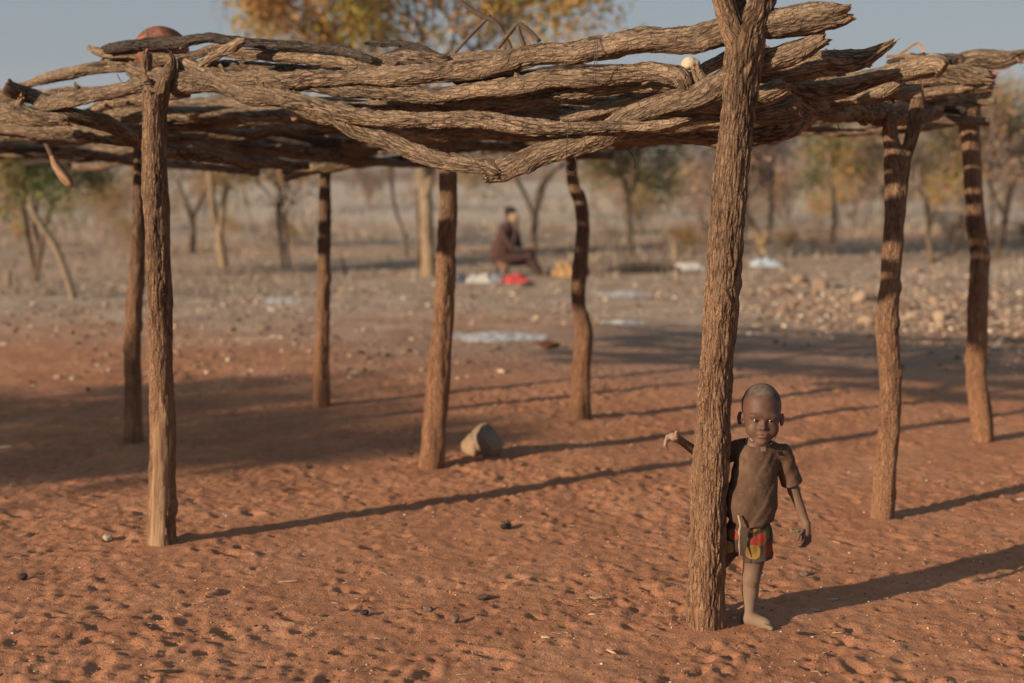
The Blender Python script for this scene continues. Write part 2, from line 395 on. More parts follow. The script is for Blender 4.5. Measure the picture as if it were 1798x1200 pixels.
# front right post with the wide fork, the one the child leans on
YB = post([(1238, 1106, 35), (1240, 1040, 34), (1243, 960, 33), (1246, 880, 32.5), (1251, 770, 32), (1258, 650, 30.5), (1266, 550, 31), (1271, 480, 31), (1276, 400, 31),
           (1284, 300, 30), (1294, 210, 30), (1303, 135, 31), (1309, 85, 34), (1318, 50, 30), (1334, 20, 26), (1343, -15, 22), (1350, -60, 20)],
          [[(1306, 100, 24), (1296, 70, 24), (1284, 45, 22), (1276, 20, 20), (1268, -15, 19), (1262, -60, 17)],
           [(1318, 60, 12, .05), (1300, 20, 15, .07), (1286, -20, 15, .07)]],
          na=176, step=.0062, depth=.0058, freq=66, knots=6, label='thick forked post in front with deeply furrowed bark', twist=.5, dust=.42)
def bareA(TH, SS, L):
    # bark stripped off the side facing the camera near the foot
    a = (TH - bareA.c + math.pi) % (2 * math.pi) - math.pi
    top = .12 + .70 - .18 * np.abs(a) + .06 * np.sin(a * 7) + .05 * np.sin(a * 17)
    side = np.clip((.80 + .12 * np.sin(SS * 23) - np.abs(a + .12 * np.sin(SS * 9))) * 9, 0, 1)
    crk = np.exp(-((a - .55 + .05 * np.sin(SS * 14)) / .035) ** 2) + np.exp(-((a + .62 + .07 * np.sin(SS * 11)) / .04) ** 2)
    return np.clip(side * np.clip((top - SS) * 30, 0, 1) - .7 * crk, 0, 1)
bareA.c = math.pi
YA = post([(283, 958, 27), (284, 900, 25.5), (285, 820, 24), (285, 740, 23.5), (283, 680, 22), (281, 590, 22.5), (279, 500, 22), (276, 400, 22), (273, 300, 21.5), (272, 210, 20.5), (274, 165, 23)],
          [[(278, 175, 18), (289, 145, 14), (299, 122, 11), (303, 106, 7), (299, 94, 3)], [(268, 175, 14), (258, 140, 9, .09), (257, 100, 10, .1), (258, 93, 8, .1)]],
          na=128, step=.008, depth=.0045, freq=62, knots=4, label='left front post with the bark stripped off pale wood at its foot', bare=bareA, dust=.55)
YC = post([(757, 824, 23), (762, 770, 22), (767, 700, 21), (774, 620, 20), (779, 560, 18), (781, 500, 18), (784, 440, 17), (785, 400, 17), (787, 340, 16), (785, 280, 15), (785, 215, 15)], na=64, label='middle post beside the broken rock', dust=.8)
YD = post([(565, 714, 15), (565, 640, 14), (567, 560, 12), (569, 480, 11.5), (570, 400, 11), (571, 330, 10), (572, 285, 10)], na=48, label='slim straight post at the far left back', dust=.8)
YE = post([(236, 780, 17), (234, 700, 15), (233, 620, 15), (236, 540, 14), (241, 480, 14), (243, 400, 13), (246, 330, 12), (248, 250, 12)], na=48, label='crooked post just behind the left front post', dust=.8)
YF = post([(1015, 740, 22), (1019, 700, 18), (1021, 640, 17), (1026, 590, 16), (1022, 562, 15), (1016, 540, 12.5), (1016, 500, 13), (1020, 450, 13), (1024, 400, 11.5), (1019, 355, 12), (1008, 330, 11), (1004, 300, 10), (1003, 235, 10)], na=52, label='snaking post with a kink above its foot', dust=.8)
YG = post([(1549, 913, 21), (1553, 860, 20), (1557, 800, 20), (1562, 740, 20), (1563, 680, 19), (1559, 600, 20), (1558, 550, 19), (1562, 500, 18), (1567, 440, 19), (1570, 400, 18), (1573, 320, 20), (1575, 285, 23), (1565, 250, 14), (1562, 200, 13)],
          [[(1578, 300, 18), (1590, 270, 13), (1600, 245, 12), (1606, 215, 13), (1611, 180, 12), (1613, 148, 8)]], na=84, step=.01, label='forked post on the right behind the child', dust=.7)
YH = post([(1727, 780, 18), (1721, 710, 19), (1714, 670, 18), (1715, 600, 18), (1716, 550, 18), (1719, 500, 17), (1719, 440, 17), (1714, 400, 17), (1711, 350, 16), (1707, 300, 16), (1705, 250, 16), (1703, 220, 18), (1701, 190, 20), (1708, 165, 13)],
          [[(1702, 215, 15), (1692, 190, 14), (1682, 165, 11)]], na=60, label='wavy post farthest right', dust=.7)

GA, GB, GHH = gp(283, 958), gp(1238, 1106), gp(1727, 780)
ab = (GB - GA)[:2]; bh = (GHH - GB)[:2]; bhl = np.linalg.norm(bh); bh /= bhl
def front(off=0.0):
    def f(px):
        m = (px - 899) / FPX; o = GA[:2] + bh * off
        t = (m * o[1] - o[0]) / (ab[0] - m * ab[1]); return o[1] + ab[1] * t + .02
    return f
def side(off=0.0):                                            # the B-G-H line on the right
    def f(px):
        m = (px - 899) / FPX; o = GB[:2] + ab / np.linalg.norm(ab) * off
        t = (m * o[1] - o[0]) / (bh[0] - m * bh[1]); return float(np.clip(o[1] + bh[1] * t, 4.8, 10.0)) + .05
    return f
def stubs(P):
    """short broken side shoots"""
    out = []
    for _ in range(random.choice([0, 0, 1, 1, 2])):
        if len(P) < 4: break
        i = random.randint(1, len(P) - 3); u = random.random(); a, b = np.array(P[i]), np.array(P[i + 1]); c_ = a + (b - a) * u; ax = (b - a)[:3] / np.linalg.norm((b - a)[:3])
        d = np.array([random.uniform(-.5, .5), random.uniform(-.5, .3), random.choice([1, .8, -.7])]) + ax * random.choice([-.9, .9]); d /= np.linalg.norm(d); r = c_[3] * random.uniform(.3, .5); L = c_[3] * random.uniform(1.5, 2.6)
        out.append(tube([[*(c_[:3]), r * 1.3], [*(c_[:3] + d * L * .6), r], [*(c_[:3] + d * L), r * .7]], 18, .007, .003, 80, .3, rough_end=1.2))
    return out
def pole(pts, Y, mat=BARKR, na=None, step=None, label=None, **kw):
    P = P_px(pts, Y); d = min(p[1] for p in P); r = max(p[3] for p in P)
    na = na or int(np.clip(r / .03 * 62 * 6.5 / d, 28, 110)); step = step or float(np.clip(.0015 * d, .007, .016))
    kw.setdefault('knots', random.choice([1, 2, 3, 4])); kw.setdefault('rough_end', .6); kw.setdefault('kink', .55); kw.setdefault('twist', random.uniform(-2, 2))
    o = bark_obj('roof_pole', [tube(P, na, step, kw.pop('depth', .0050), kw.pop('freq', 78), kw.pop('lump', .20), **kw)] + stubs(P), mat, None, label)
    return sh_part(o)
f0, f1, f2, f3, f4 = front(.10), front(.22), front(.36), front(.55), front(.8)
# front bundle
pole([(303, 108, 10), (345, 120, 14), (400, 139, 15), (450, 143, 15), (540, 141, 15), (600, 137, 15), (683, 131, 16), (745, 128, 17), (800, 119, 20), (870, 107, 21), (942, 97, 20), (1047, 86, 20), (1110, 76, 22), (1168, 66, 24), (1250, 55, 26), (1305, 46, 26), (1359, 38, 25), (1420, 36, 26), (1460, 30, 23), (1484, 24, 15)], front(.12), label='long thick pole lying highest along the front', rough_end=.9)
pole([(520, 150, 10), (600, 158, 12), (700, 166, 14), (800, 160, 15), (913, 149, 17), (998, 136, 17), (1083, 130, 17), (1150, 127, 17), (1190, 131, 19), (1207, 145, 17), (1212, 160, 9)], front(.14), label='pole with a downturned club-shaped end')
pole([(233, 122, 15), (262, 133, 19), (310, 138, 20), (380, 150, 20), (450, 166, 20), (520, 182, 18), (590, 205, 16), (627, 230, 15), (683, 254, 15), (740, 274, 16), (797, 285, 15), (850, 293, 15), (872, 303, 11)], front(.12), label='long pole sagging below the others to a drooping tip')
pole([(855, 317, 8), (868, 308, 15), (885, 299, 19), (942, 274, 20), (998, 257, 20), (1055, 238, 20), (1112, 208, 20), (1168, 184, 21), (1225, 163, 23), (1275, 136, 24), (1330, 115, 22), (1400, 92, 20), (1450, 68, 13)], front(.15), twist=2.5, label='twisted pole rising from the lowest tip')
pole([(500, 176, 13), (600, 197, 15), (680, 210, 14), (740, 211, 13), (825, 212, 17), (913, 223, 15), (998, 227, 12), (1080, 226, 11), (1140, 223, 10), (1180, 217, 8), (1206, 211, 4)], front(.08), label='smooth slender pole with a pointed pale tip')
pole([(985, 210, 8), (1030, 202, 12), (1080, 188, 14), (1130, 172, 14), (1190, 153, 12), (1240, 125, 11), (1290, 95, 12)], f2, mat=BARKR)
pole([(780, 176, 8), (860, 172, 10), (930, 168, 12), (1000, 163, 14), (1080, 158, 14), (1160, 154, 12), (1260, 150, 12)], f1, mat=BARKR)
pole([(620, 150, 10), (700, 166, 16), (770, 178, 22), (810, 182, 16), (850, 178, 9)], f2)
pole([(640, 236, 10), (740, 232, 14), (850, 236, 15), (980, 238, 14), (1100, 236, 16), (1200, 238, 19), (1300, 236, 24), (1370, 222, 22), (1425, 200, 14)], front(.75))
pole([(900, 204, 12), (1000, 206, 14), (1100, 215, 18), (1230, 210, 24), (1330, 196, 24), (1400, 180, 20)], front(.6))
pole([(640, 196, 12), (760, 192, 15), (900, 194, 14), (1050, 196, 14), (1160, 196, 14)], front(.7))
pole([(560, 190, 10), (700, 187, 14), (860, 186, 12), (980, 180, 12)], f3)
pole([(500, 130, 12), (600, 123, 13), (700, 118, 12), (800, 104, 10), (900, 96, 9), (960, 92, 8)], f3)
pole([(800, 150, 9), (900, 134, 9), (1000, 122, 8), (1100, 120, 7)], f4, mat=BARKD)
pole([(1085, 182, 10), (1150, 170, 12), (1240, 182, 16), (1320, 172, 18), (1380, 150, 16)], front(.5))
# left wing
fl = front(.02)
pole([(9, 150, 15, -.18), (22, 156, 14, -.14), (50, 164, 14), (90, 185, 14), (130, 201, 14), (180, 217, 15), (240, 250, 14), (300, 262, 13), (400, 279, 12), (470, 288, 10), (540, 292, 7)], lambda px: front(.1 + max(0, px - 150) * .0045)(px), label='left pole with an orange sawn end at the picture edge', rough_end=.1)
pole([(30, 153, 6), (75, 142, 9), (110, 130, 11), (150, 122, 11), (190, 118, 11), (245, 117, 11), (300, 120, 10)], front(.3))
pole([(-60, 188, 16), (0, 194, 16), (40, 201, 18), (80, 208, 14), (118, 214, 9)], front(.0), rough_end=.8)
pole([(55, 195, 8), (85, 186, 13), (120, 177, 14), (170, 166, 13), (220, 157, 13), (262, 146, 11)], front(.05))
pole([(150, 198, 6), (185, 186, 10), (220, 178, 11), (270, 170, 10), (330, 165, 8)], front(.28))
pole([(-70, 222, 18), (0, 222, 18), (90, 229, 18), (170, 238, 17), (250, 248, 15)], front(.5))
pole([(-60, 165, 12), (20, 172, 12), (100, 164, 10), (190, 160, 9), (300, 150, 9)], front(.7))
pole([(-60, 205, 15), (60, 200, 12), (160, 206, 14), (260, 200, 13), (340, 208, 12)], front(.8))
pole([(186, 88, 9), (240, 80, 10), (300, 75, 10), (370, 69, 9), (430, 73, 9), (500, 79, 8), (560, 85, 8), (610, 94, 8), (655, 106, 7)], front(.2), mat=BARKD, label='charred dark pole lying on top at the left')
pole([(156, 84, 5), (170, 91, 8), (190, 97, 9), (245, 100, 10), (300, 103, 10), (340, 112, 9)], front(.25))
pole([(352, 113, 8), (380, 98, 9), (405, 84, 10), (421, 75, 9), (430, 72, 4)], front(.1), step=.008)
pole([(305, 106, 8), (350, 93, 8), (395, 75, 6), (416, 67, 4)], front(.22))
pole([(400, 94, 8), (450, 95, 10), (510, 99, 12), (560, 105, 13), (630, 113, 14), (700, 120, 12)], front(.25))
pole([(366, 115, 9), (440, 117, 11), (520, 125, 11), (600, 130, 10)], front(.35))
pole([(640, 76, 4), (665, 77, 6), (700, 79, 6), (740, 86, 6), (785, 107, 7)], front(.5), mat=BARKD)
pole([(678, 100, 6), (700, 92, 7), (720, 86, 7), (745, 88, 7)], front(.5), mat=BARKD)
pole([(640, 108, 12), (720, 105, 13), (790, 103, 12)], front(.3))
# right side, ends of the poles beyond the forked post
s0, s1, s2 = side(0), side(.12), side(-.2)
pole([(1338, 95, 22), (1352, 120, 22), (1372, 150, 22), (1405, 180, 22), (1445, 195, 22), (1495, 193, 22), (1550, 196, 21), (1605, 200, 18), (1625, 200, 14)], lambda px: side(.0)(max(px, 1345)) + .05, label='heavy curved side beam running from the front fork to the right post')
pole([(1340, 128, 20), (1380, 124, 22), (1430, 119, 23), (1475, 114, 22), (1512, 106, 19), (1540, 92, 12), (1568, 75, 5)], lambda px: front(.5)(px) + .1, rough_end=.9, label='pole whose broken end curls up to a point')
pole([(1330, 152, 20), (1420, 152, 22), (1480, 150, 19), (1530, 140, 14), (1578, 130, 9)], lambda px: front(.75)(px) + .1)
pole([(1440, 182, 10), (1505, 175, 11), (1550, 160, 13), (1583, 141, 13)], front(1.2))
pole([(1450, 172, 12), (1530, 168, 12), (1600, 160, 13), (1618, 156, 12)], front(1.3), mat=BARKR, rough_end=.1)
pole([(1430, 150, 14), (1520, 140, 16), (1590, 130, 19), (1640, 118, 19), (1655, 125, 17)], front(1.6), rough_end=.1)
pole([(1500, 150, 14), (1580, 140, 17), (1650, 130, 19), (1700, 131, 18), (1742, 136, 14)], front(2.3), rough_end=.9)
pole([(1560, 130, 10), (1640, 118, 12), (1700, 107, 15), (1750, 109, 17), (1785, 100, 12), (1802, 93, 7)], front(2.9))
pole([(1600, 202, 18), (1640, 186, 21), (1680, 174, 20), (1730, 160, 16)], lambda px: 7.4 + (px - 1600) * .012)
pole([(1560, 112, 8), (1600, 103, 9), (1640, 104, 8), (1680, 108, 8)], front(1.9), mat=BARKD)
pole([(1640, 112, 8), (1665, 101, 11), (1690, 106, 10)], front(2.4))
pole([(1570, 165, 12), (1640, 158, 14), (1700, 150, 14), (1738, 154, 12)], front(2.7))
pole([(1410, 110, 6), (1445, 95, 7), (1480, 98, 7), (1530, 112, 8)], front(1.0), mat=BARKD)
# rear left corner
pole([(250, 250, 13), (330, 254, 14), (420, 258, 15), (520, 264, 14), (600, 264, 15), (652, 258, 14)], lambda px: 8.2 + (px - 250) * .0042, rough_end=.9)
pole([(500, 312, 12), (540, 299, 12), (600, 291, 11), (646, 283, 5)], 9.9)
pole([(300, 236, 12), (400, 238, 12), (480, 226, 12), (560, 206, 12), (620, 196, 10)], 8.3)
pole([(300, 214, 10), (360, 212, 11), (430, 205, 12), (500, 212, 11), (600, 232, 10)], 8.9)
pole([(320, 228, 10), (420, 226, 12), (540, 236, 12), (640, 250, 11)], 9.2)
pole([(300, 190, 12), (400, 192, 10), (500, 198, 10), (640, 210, 10)], 8.0)
pole([(330, 200, 9), (420, 216, 10), (520, 246, 10), (600, 252, 9)], 8.7, mat=BARKD)
# cross poles carried under and over, filling the roof towards the back
def Pt(t, s, z): g = GA[:2] + ab * t + bh * s; return [g[0], g[1], z]
def zr(t, s):
    q = s / bhl; a = 1.99 + .07 * max(t, 0); b = 2.02 if t > .9 else 1.90 + .13 * max(t, 0) + .14 * max(min(t, 0), -1); return a * (1 - q) + b * q
for t0, zoff in ((.02, -.10), (-.5, -.09), (.5, -.08), (-1.15, -.06)):
    P = []
    for k in range(7):
        s = -.0 + 4.3 * k / 6; tt = t0 + .03 * math.sin(k * 2.1 + t0 * 9)
        P.append([*Pt(tt, .9 + s * .78, zr(t0, s) + zoff + random.uniform(-.015, .015)), random.uniform(.028, .038)])
    P[0][2] += .09; P[1][2] += .03
    sh_part(bark_obj('roof_pole', [tube(P, 40, .016, .004, 50, .14, 1)], BARKR))
srow = .85
while srow < 4.35:
    for (ta, tb) in ((-1.75, -.35), (-.5, .99)) if random.random() < .6 else ((-1.7, .25), (.05, 1.0)):
        if random.random() < (.28 if ta < -1 else .1): continue
        a0 = ta + random.uniform(-.15, .15); b0 = tb + random.uniform(-.1, .06); n = 7; P = []
        r0 = random.uniform(.022, .04); ph = random.uniform(0, 6); am = random.uniform(.03, .07); dzv = random.uniform(-.03, .09)
        for k in range(n):
            u = k / (n - 1); t = a0 + (b0 - a0) * u; s = srow + am * math.sin(u * 5 + ph) + random.uniform(-.02, .02)
            P.append([*Pt(t, s, zr(t, s) + dzv + (.05 if t < -.2 else .025) * math.sin(u * 9 + ph)), r0 * (1.15 - .4 * u)])
        sh_part(bark_obj('roof_pole', [tube(P, 32, .018, .0055, 52, .2, random.choice([0, 1, 2]), kink=.8)], random.choice([BARKR] * 5 + [BARKD])))
    srow += random.uniform(.10, .17)

# wire ties
WIRE = flat('rusty_wire', (.06, .05, .045), .6, .3, 60, .2, .001, .4)
def plain_tube(P, na=6, step=.01):
    S = spline(P, step); C, rad = S[:, :3], S[:, 3]; n = len(C)
    T = np.gradient(C, axis=0); T /= np.linalg.norm(T, axis=1)[:, None] + 1e-9
    N = np.zeros_like(C); up = np.array([0, 1.0, 0]) if abs(T[0][1]) < .8 else np.array([1.0, 0, 0])
    v = up - T[0] * up.dot(T[0]); N[0] = v / np.linalg.norm(v)
    for i in range(1, n):
        v = N[i - 1] - T[i] * N[i - 1].dot(T[i]); N[i] = v / (np.linalg.norm(v) + 1e-9)
    B = np.cross(T, N); th = np.linspace(0, 2 * math.pi, na, endpoint=False)
    V = (C[:, None] + N[:, None] * (np.cos(th) * rad[:, None])[..., None] + B[:, None] * (np.sin(th) * rad[:, None])[..., None]).reshape(-1, 3)
    i = (np.arange(n - 1)[:, None] * na + np.arange(na)[None]); j = (np.arange(n - 1)[:, None] * na + (np.arange(na)[None] + 1) % na)
    Q = np.stack([i, j, j + na, i + na], -1).reshape(-1, 4)
    a = np.arange(1, na - 1); t0 = np.stack([0 * a, a + 1, a], 1); off = (n - 1) * na; t1 = np.stack([0 * a + off, a + off, a + 1 + off], 1)
    return V, Q, np.vstack([t0, t1])
def wire(lst, r=.0014, name='wire_tie', parent=True, mat=WIRE):
    Vs, Qs, Ts, o = [], [], [], 0
    for P in lst:
        v, q, t = plain_tube([[*p, r] for p in P]); Vs.append(v); Qs.append(q + o); Ts.append(t + o); o += len(v)
    ob = obj(name, raw_mesh(name, np.vstack(Vs), [np.vstack(Qs), np.vstack(Ts)]), mat)
    if parent: sh_part(ob)
    return ob
def loop(px, y0, y1, Yd, hw=3):
    yb = Yd + .07; c0 = at(px, y0 - 1, Yd - .02); c1 = at(px, (y0 + y1) / 2, Yd - .075); c2 = at(px - hw, y1 + 1, Yd - .02); c3 = at(px, (y0 + y1) / 2, yb)
    return [c0, at(px + 1, y0 + (y1 - y0) * .25, Yd - .062), c1, at(px - 2, y0 + (y1 - y0) * .75, Yd - .062), c2, c3, c0]
Yw = front(.1)(1046)
wire([loop(1044, 64, 150, Yw), loop(1048, 65, 148, Yw)])
Yw = front(.1)(1000)
wire([loop(997, 205, 272, Yw)])
wire([[at(1008, 272, Yw - .03), at(1013, 290, Yw - .03), at(1008, 303, Yw - .04), at(996, 300, Yw - .03)]])
Ya_ = front(0)(262)
for w_ in ([at(205, 130, Ya_), at(212, 142, Ya_), at(219, 146, Ya_), at(230, 138, Ya_)], [at(280, 75, Ya_), at(295, 88, Ya_), at(305, 98, Ya_)],
           [at(1385, 190, 5.4), at(1389, 200, 5.4), at(1386, 211, 5.4)], [at(1470, 218, 6), at(1475, 230, 6)], [at(1537, 217, 6.3), at(1542, 227, 6.3)], [at(1619, 200, 7), at(1622, 216, 7)], [at(1663, 185, 8), at(1676, 195, 8), at(1672, 204, 8)]):
    wire([w_], .0018)
wire([[at(1095, 258, 7.2), at(1107, 268, 7.2), at(1114, 282, 7.2), at(1115, 298, 7.2)]], .0035)

# ---------------------------------------------------------------- stones
def ico(sub=1):
    t = (1 + 5 ** .5) / 2
    v = [(-1, t, 0), (1, t, 0), (-1, -t, 0), (1, -t, 0), (0, -1, t), (0, 1, t), (0, -1, -t), (0, 1, -t), (t, 0, -1), (t, 0, 1), (-t, 0, -1), (-t, 0, 1)]
    f = [(0, 11, 5), (0, 5, 1), (0, 1, 7), (0, 7, 10), (0, 10, 11), (1, 5, 9), (5, 11, 4), (11, 10, 2), (10, 7, 6), (7, 1, 8), (3, 9, 4), (3, 4, 2), (3, 2, 6), (3, 6, 8), (3, 8, 9), (4, 9, 5), (2, 4, 11), (6, 2, 10), (8, 6, 7), (9, 8, 1)]
    v = [np.array(x) / np.linalg.norm(x) for x in v]
    for _ in range(sub):
        c = {}; nf = []
        def mid(a, b):
            k = (min(a, b), max(a, b))
            if k not in c: m = v[a] + v[b]; v.append(m / np.linalg.norm(m)); c[k] = len(v) - 1
            return c[k]
        for a, b, d in f:
            x, y, z = mid(a, b), mid(b, d), mid(d, a); nf += [(a, x, z), (b, y, x), (d, z, y), (x, y, z)]
        f = nf
    return np.array(v), np.array(f)
I1, I2, I3, I0 = ico(1), ico(2), ico(4), ico(0)
def rock_verts(base, seed, planes=7, flatz=.7, rough=.06):
    r_ = np.random.default_rng(seed); V = base[0].copy() * (1 + .35 * perlin(base[0] * .9 + seed))[:, None]
    for k in range(planes):
        n = r_.normal(size=3); n /= np.linalg.norm(n); d = r_.uniform(.42, .8)
        h = V @ n - d; V -= np.outer(np.maximum(h, 0), n)
    V *= (1 + rough * perlin(base[0] * 5 + seed))[:, None]
    V[:, 2] *= flatz; V[:, 1] *= r_.uniform(.65, 1); return V
def stone_mat(name, a, b, c):
    m = M(name, .9, .2); v = m.obj(); r = m.n('ObjectInfo').outputs['Random']
    n = m.noise(v, 9, 6, .65)
    col = m.ramp(m.math('ADD', m.math('MULTIPLY', r, .7), m.math('MULTIPLY', n, .35)), [(.15, a), (.5, b), (.9, c)])
    m.base(col); m.nor(m.bump(m.noise(v, 28, 5), .6, .01)); return m.m
STONE = stone_mat('rubble_stone', (.13, .09, .07), (.26, .165, .115), (.40, .30, .22))
STONE_D = stone_mat('dark_stone', (.13, .10, .08), (.25, .19, .145), (.42, .32, .23))
STONE_T = stone_mat('tan_stone', (.16, .10, .065), (.25, .17, .115), (.36, .25, .17))
smeshes = []
for k in range(7):
    me = raw_mesh('stone', rock_verts(I1, 40 + k, 6), I1[1], False); me.materials.append(STONE); smeshes.append(me)
def stone(x, y, s, label, group=None, z=None, me=None, name='stone', cat='stone'):
    o = bpy.data.objects.new(name, me or random.choice(smeshes)); COL.objects.link(o)
    o.location = (x, y, (gz(x, y) if z is None else z) + s * .25); o.scale = (s, s, s); o.rotation_euler = (random.uniform(-.4, .4), random.uniform(-.4, .4), random.uniform(0, 6.3))
    tag(o, label, cat, group); return o
for k in range(150):                                          # rubble spread right of the shelter
    px = 1300 + 520 * random.random() ** .8; py = random.gauss(528, 30) + (px - 1500) * .08
    if not 482 < py < 640: continue
    g = gp(px, py); s = random.choice([.025, .03, .04, .04, .055, .075]) * random.uniform(.8, 1.2)
    stone(g[0], g[1], s, 'broken brown and buff stone in the rubble spread behind the two right posts', 'rubble stones behind the right posts')
for k in range(9):
    px, py, s = [(1408, 500, .13), (1440, 508, .12), (1395, 540, .09), (1512, 530, .13), (1520, 570, .09), (1610, 480, .10), (1590, 545, .11), (1650, 560, .10), (1380, 520, .10)][k]
    g = gp(px, py); s *= 1.25
    lab = ['large orange brown block topping the left of the rubble', 'broad tan block right beside the orange brown one', 'pale stone low at the left foot of the rubble', 'big buff block left of the forked right post',
           'flat cream stone below the buff block', 'upright pale stone between the two right posts', 'rust brown stone between the right posts', 'dark brown stone low between the right posts', 'squat red brown stone at the rubble left edge'][k]
    stone(g[0], g[1], s, lab)
for k in range(75):
    px = random.uniform(-10, 760); py = random.gauss(530, 35)
    if not 470 < py < 625: continue
    g = gp(px, py); stone(g[0], g[1], random.uniform(.014, .036), 'small pale stone scattered on the grey ground behind the left posts', 'stones scattered behind the left posts')
# gravel nobody could count
def gravel(name, n, fpos, smin, smax, mat, flatz=.6, seed=3):
    r_ = np.random.default_rng(seed); b = rock_verts(I0, seed, 3, flatz); Vs = []
    P = fpos(n, r_); n = len(P)
    S = smin * (smax / smin) ** (r_.random(n) ** 1.6); a = r_.uniform(0, 6.28, n)
    sq = r_.uniform(.5, 1.3, (n, 3))
    B = b[None] * sq[:, None] * S[:, None, None]
    X = B[..., 0] * np.cos(a)[:, None] - B[..., 1] * np.sin(a)[:, None]; Yv = B[..., 0] * np.sin(a)[:, None] + B[..., 1] * np.cos(a)[:, None]
    V = np.stack([X + P[:, :1], Yv + P[:, 1:2], B[..., 2] + P[:, 2:3] + S[:, None] * .15], -1).reshape(-1, 3)
    F = (I0[1][None] + (np.arange(n) * len(b))[:, None, None]).reshape(-1, 3)
    me = raw_mesh(name, V, F, False); attr(me, 'rnd', np.repeat(r_.random(n), len(b)))
    return tag(obj(name, me, mat), kind='stuff')
def gravel_mat(name, stops):
    m = M(name, .9, .2); m.base(m.ramp(m.at('rnd'), stops)); return m.m
GRAV = gravel_mat('gravel', [(0, (.05, .035, .03)), (.3, (.14, .09, .065)), (.55, (.32, .22, .16)), (.85, (.50, .38, .28)), (1, (.62, .54, .45))])
CHIP = gravel_mat('grit', [(0, (.03, .022, .02)), (.3, (.13, .06, .035)), (.6, (.36, .15, .075)), (.88, (.42, .24, .15)), (.94, (.6, .5, .38)), (1, (.7, .66, .58))])
def zgrid(x, y):
    i = np.clip(np.searchsorted(gy, y), 0, ny - 1); j = np.clip(np.searchsorted(gx, x), 0, nx - 1); return H[i, j]
def pos_far(n, r_):
    y = 10.5 + 28 * r_.random(n) ** 1.2; x = r_.uniform(-1, 1, n) * (y * .40 + 1); k = (perlin2(x * .4, y * .4, 4) + .35 * r_.random(n) > .02) & (r_.random(n) < (y - 10.5) / 5.5)
    k &= ~((y < 15.5) & (x > .0) & (x < 4))
    x, y = x[k], y[k]; return np.stack([x, y, zgrid(x, y)], 1)
gravel('gravel', 21000, pos_far, .009, .048, GRAV)
def pos_right(n, r_):
    px = 1290 + 520 * r_.random(n) ** .8; py = r_.normal(535, 32, n) + (px - 1500) * .08; py = np.clip(py, 478, 660)
    out = np.array([gp(a, b)[:2] for a, b in zip(px, py)]); return np.stack([out[:, 0], out[:, 1], zgrid(out[:, 0], out[:, 1])], 1)
gravel('gravel', 2600, pos_right, .014, .05, GRAV, seed=9)
def pos_near(n, r_):
    y = 4.4 + 10 * r_.random(n) ** 1.2; x = r_.uniform(-1, 1, n) * (y * .38 + .3); return np.stack([x, y, zgrid(x, y)], 1)
gravel('grit', 34000, pos_near, .0016, .0075, CHIP, .55, 5)

# the split rock beside the middle post
def bigrock(name, px, py, sx, sy, sz, rot, seed, mat, label, planes=8, dz=0):
    g = gp(px, py); V = rock_verts(I3, seed, planes + 9, 1, .03)
    if seed == 33: V = np.sign(I3[0]) * np.abs(I3[0]) ** .62; V = V * (1 - .28 * (V[:, 2:3] > 0) * np.abs(V[:, 2:3]) * [1, 1, 0]); V = V * (1 + .22 * perlin(V * 1.3 + seed * 1.7))[:, None] * (1 + .10 * np.abs(perlin(V * 3.1 + 9)))[:, None]
    V *= (1 + .03 * perlin(V * 3 + seed) + .02 * perlin(V * 9 + seed))[:, None]
    V *= np.array([sx, sy, sz]) / (V.max(0) - V.min(0)) ; V[:, 2] -= V[:, 2].min() + sz * .08
    o = obj(name, raw_mesh(name, V, I3[1], True), mat); o.location = (g[0], g[1] + .06, gz(g[0], g[1]) * .5 + dz); o.rotation_euler = rot
    return tag(o, label, 'rock')
bigrock('rock', 852, 808, .235, .2, .215, (.25, -.2, 2.2), 36, STONE_D, 'dark grey angular rock leaning in front of the middle post', 9)
bigrock('rock', 824, 804, .12, .14, .145, (.25, .35, .9), 33, STONE_T, 'tan rock leaning against the left of the dark grey one', 7)
bigrock('rock', 965, 612, .27, .12, .08, (0, 0, .1), 12, flat('rust_rock', (.12, .05, .03), .9), 'flat dark rust brown rock on the grey ground', 6)

# litter on the sand: single finds
LEAF = flat('dry_leaf', (.42, .29, .18), .8, .3, 40)
CHARC = flat('charcoal', (.045, .034, .028), .8, .4, 60)
GREYW = flat('weathered_wood', (.15, .115, .09), .9, .35, 50)
PALE = flat('pale_chip', (.42, .33, .25), .8, .2, 40)
def chip(name, px, py, L, W, T, ang, mat, label, cat, seed=1, bend=.0):
    g = gp(px, py); V, Fc = I2[0].copy(), I2[1]
    V = V * (1 + .3 * perlin(V * 1.5 + seed))[:, None]
    V *= np.array([L / 2, W / 2, T / 2]); V[:, 2] += bend * L * ((V[:, 0] / (L / 2)) ** 2) + .12 * T * perlin(V / L * 9 + seed)
    o = obj(name, raw_mesh(name, V, Fc, False), mat); o.location = (g[0], g[1], gz(g[0], g[1]) + T * .35 + .003); o.rotation_euler = (random.uniform(-.15, .15), random.uniform(-.15, .15), ang)
    return tag(o, label, cat)
chip('bark_scrap', 848, 1054, .075, .03, .022, .5, GREYW, 'dark piece of bark lying on the sand mid front', 'bark', 2)
chip('bark_scrap', 888, 930, .085, .05, .028, 1.2, CHARC, 'blackish curled scrap on the sand below the rock', 'bark', 5, .15)
chip('dry_leaf', 505, 1021, .085, .012, .006, .08, LEAF, 'thin pale yellow leaf lying flat left of centre', 'leaf', 7)
chip('wood_chip', 1047, 1056, .062, .022, .012, .25, PALE, 'pale pinkish wood chip left of the big post', 'wood chip', 9, .1)
chip('pebble', 799, 1096, .034, .026, .034, .2, GREYW, 'grey brown pebble below the dark piece of bark', 'pebble', 11)
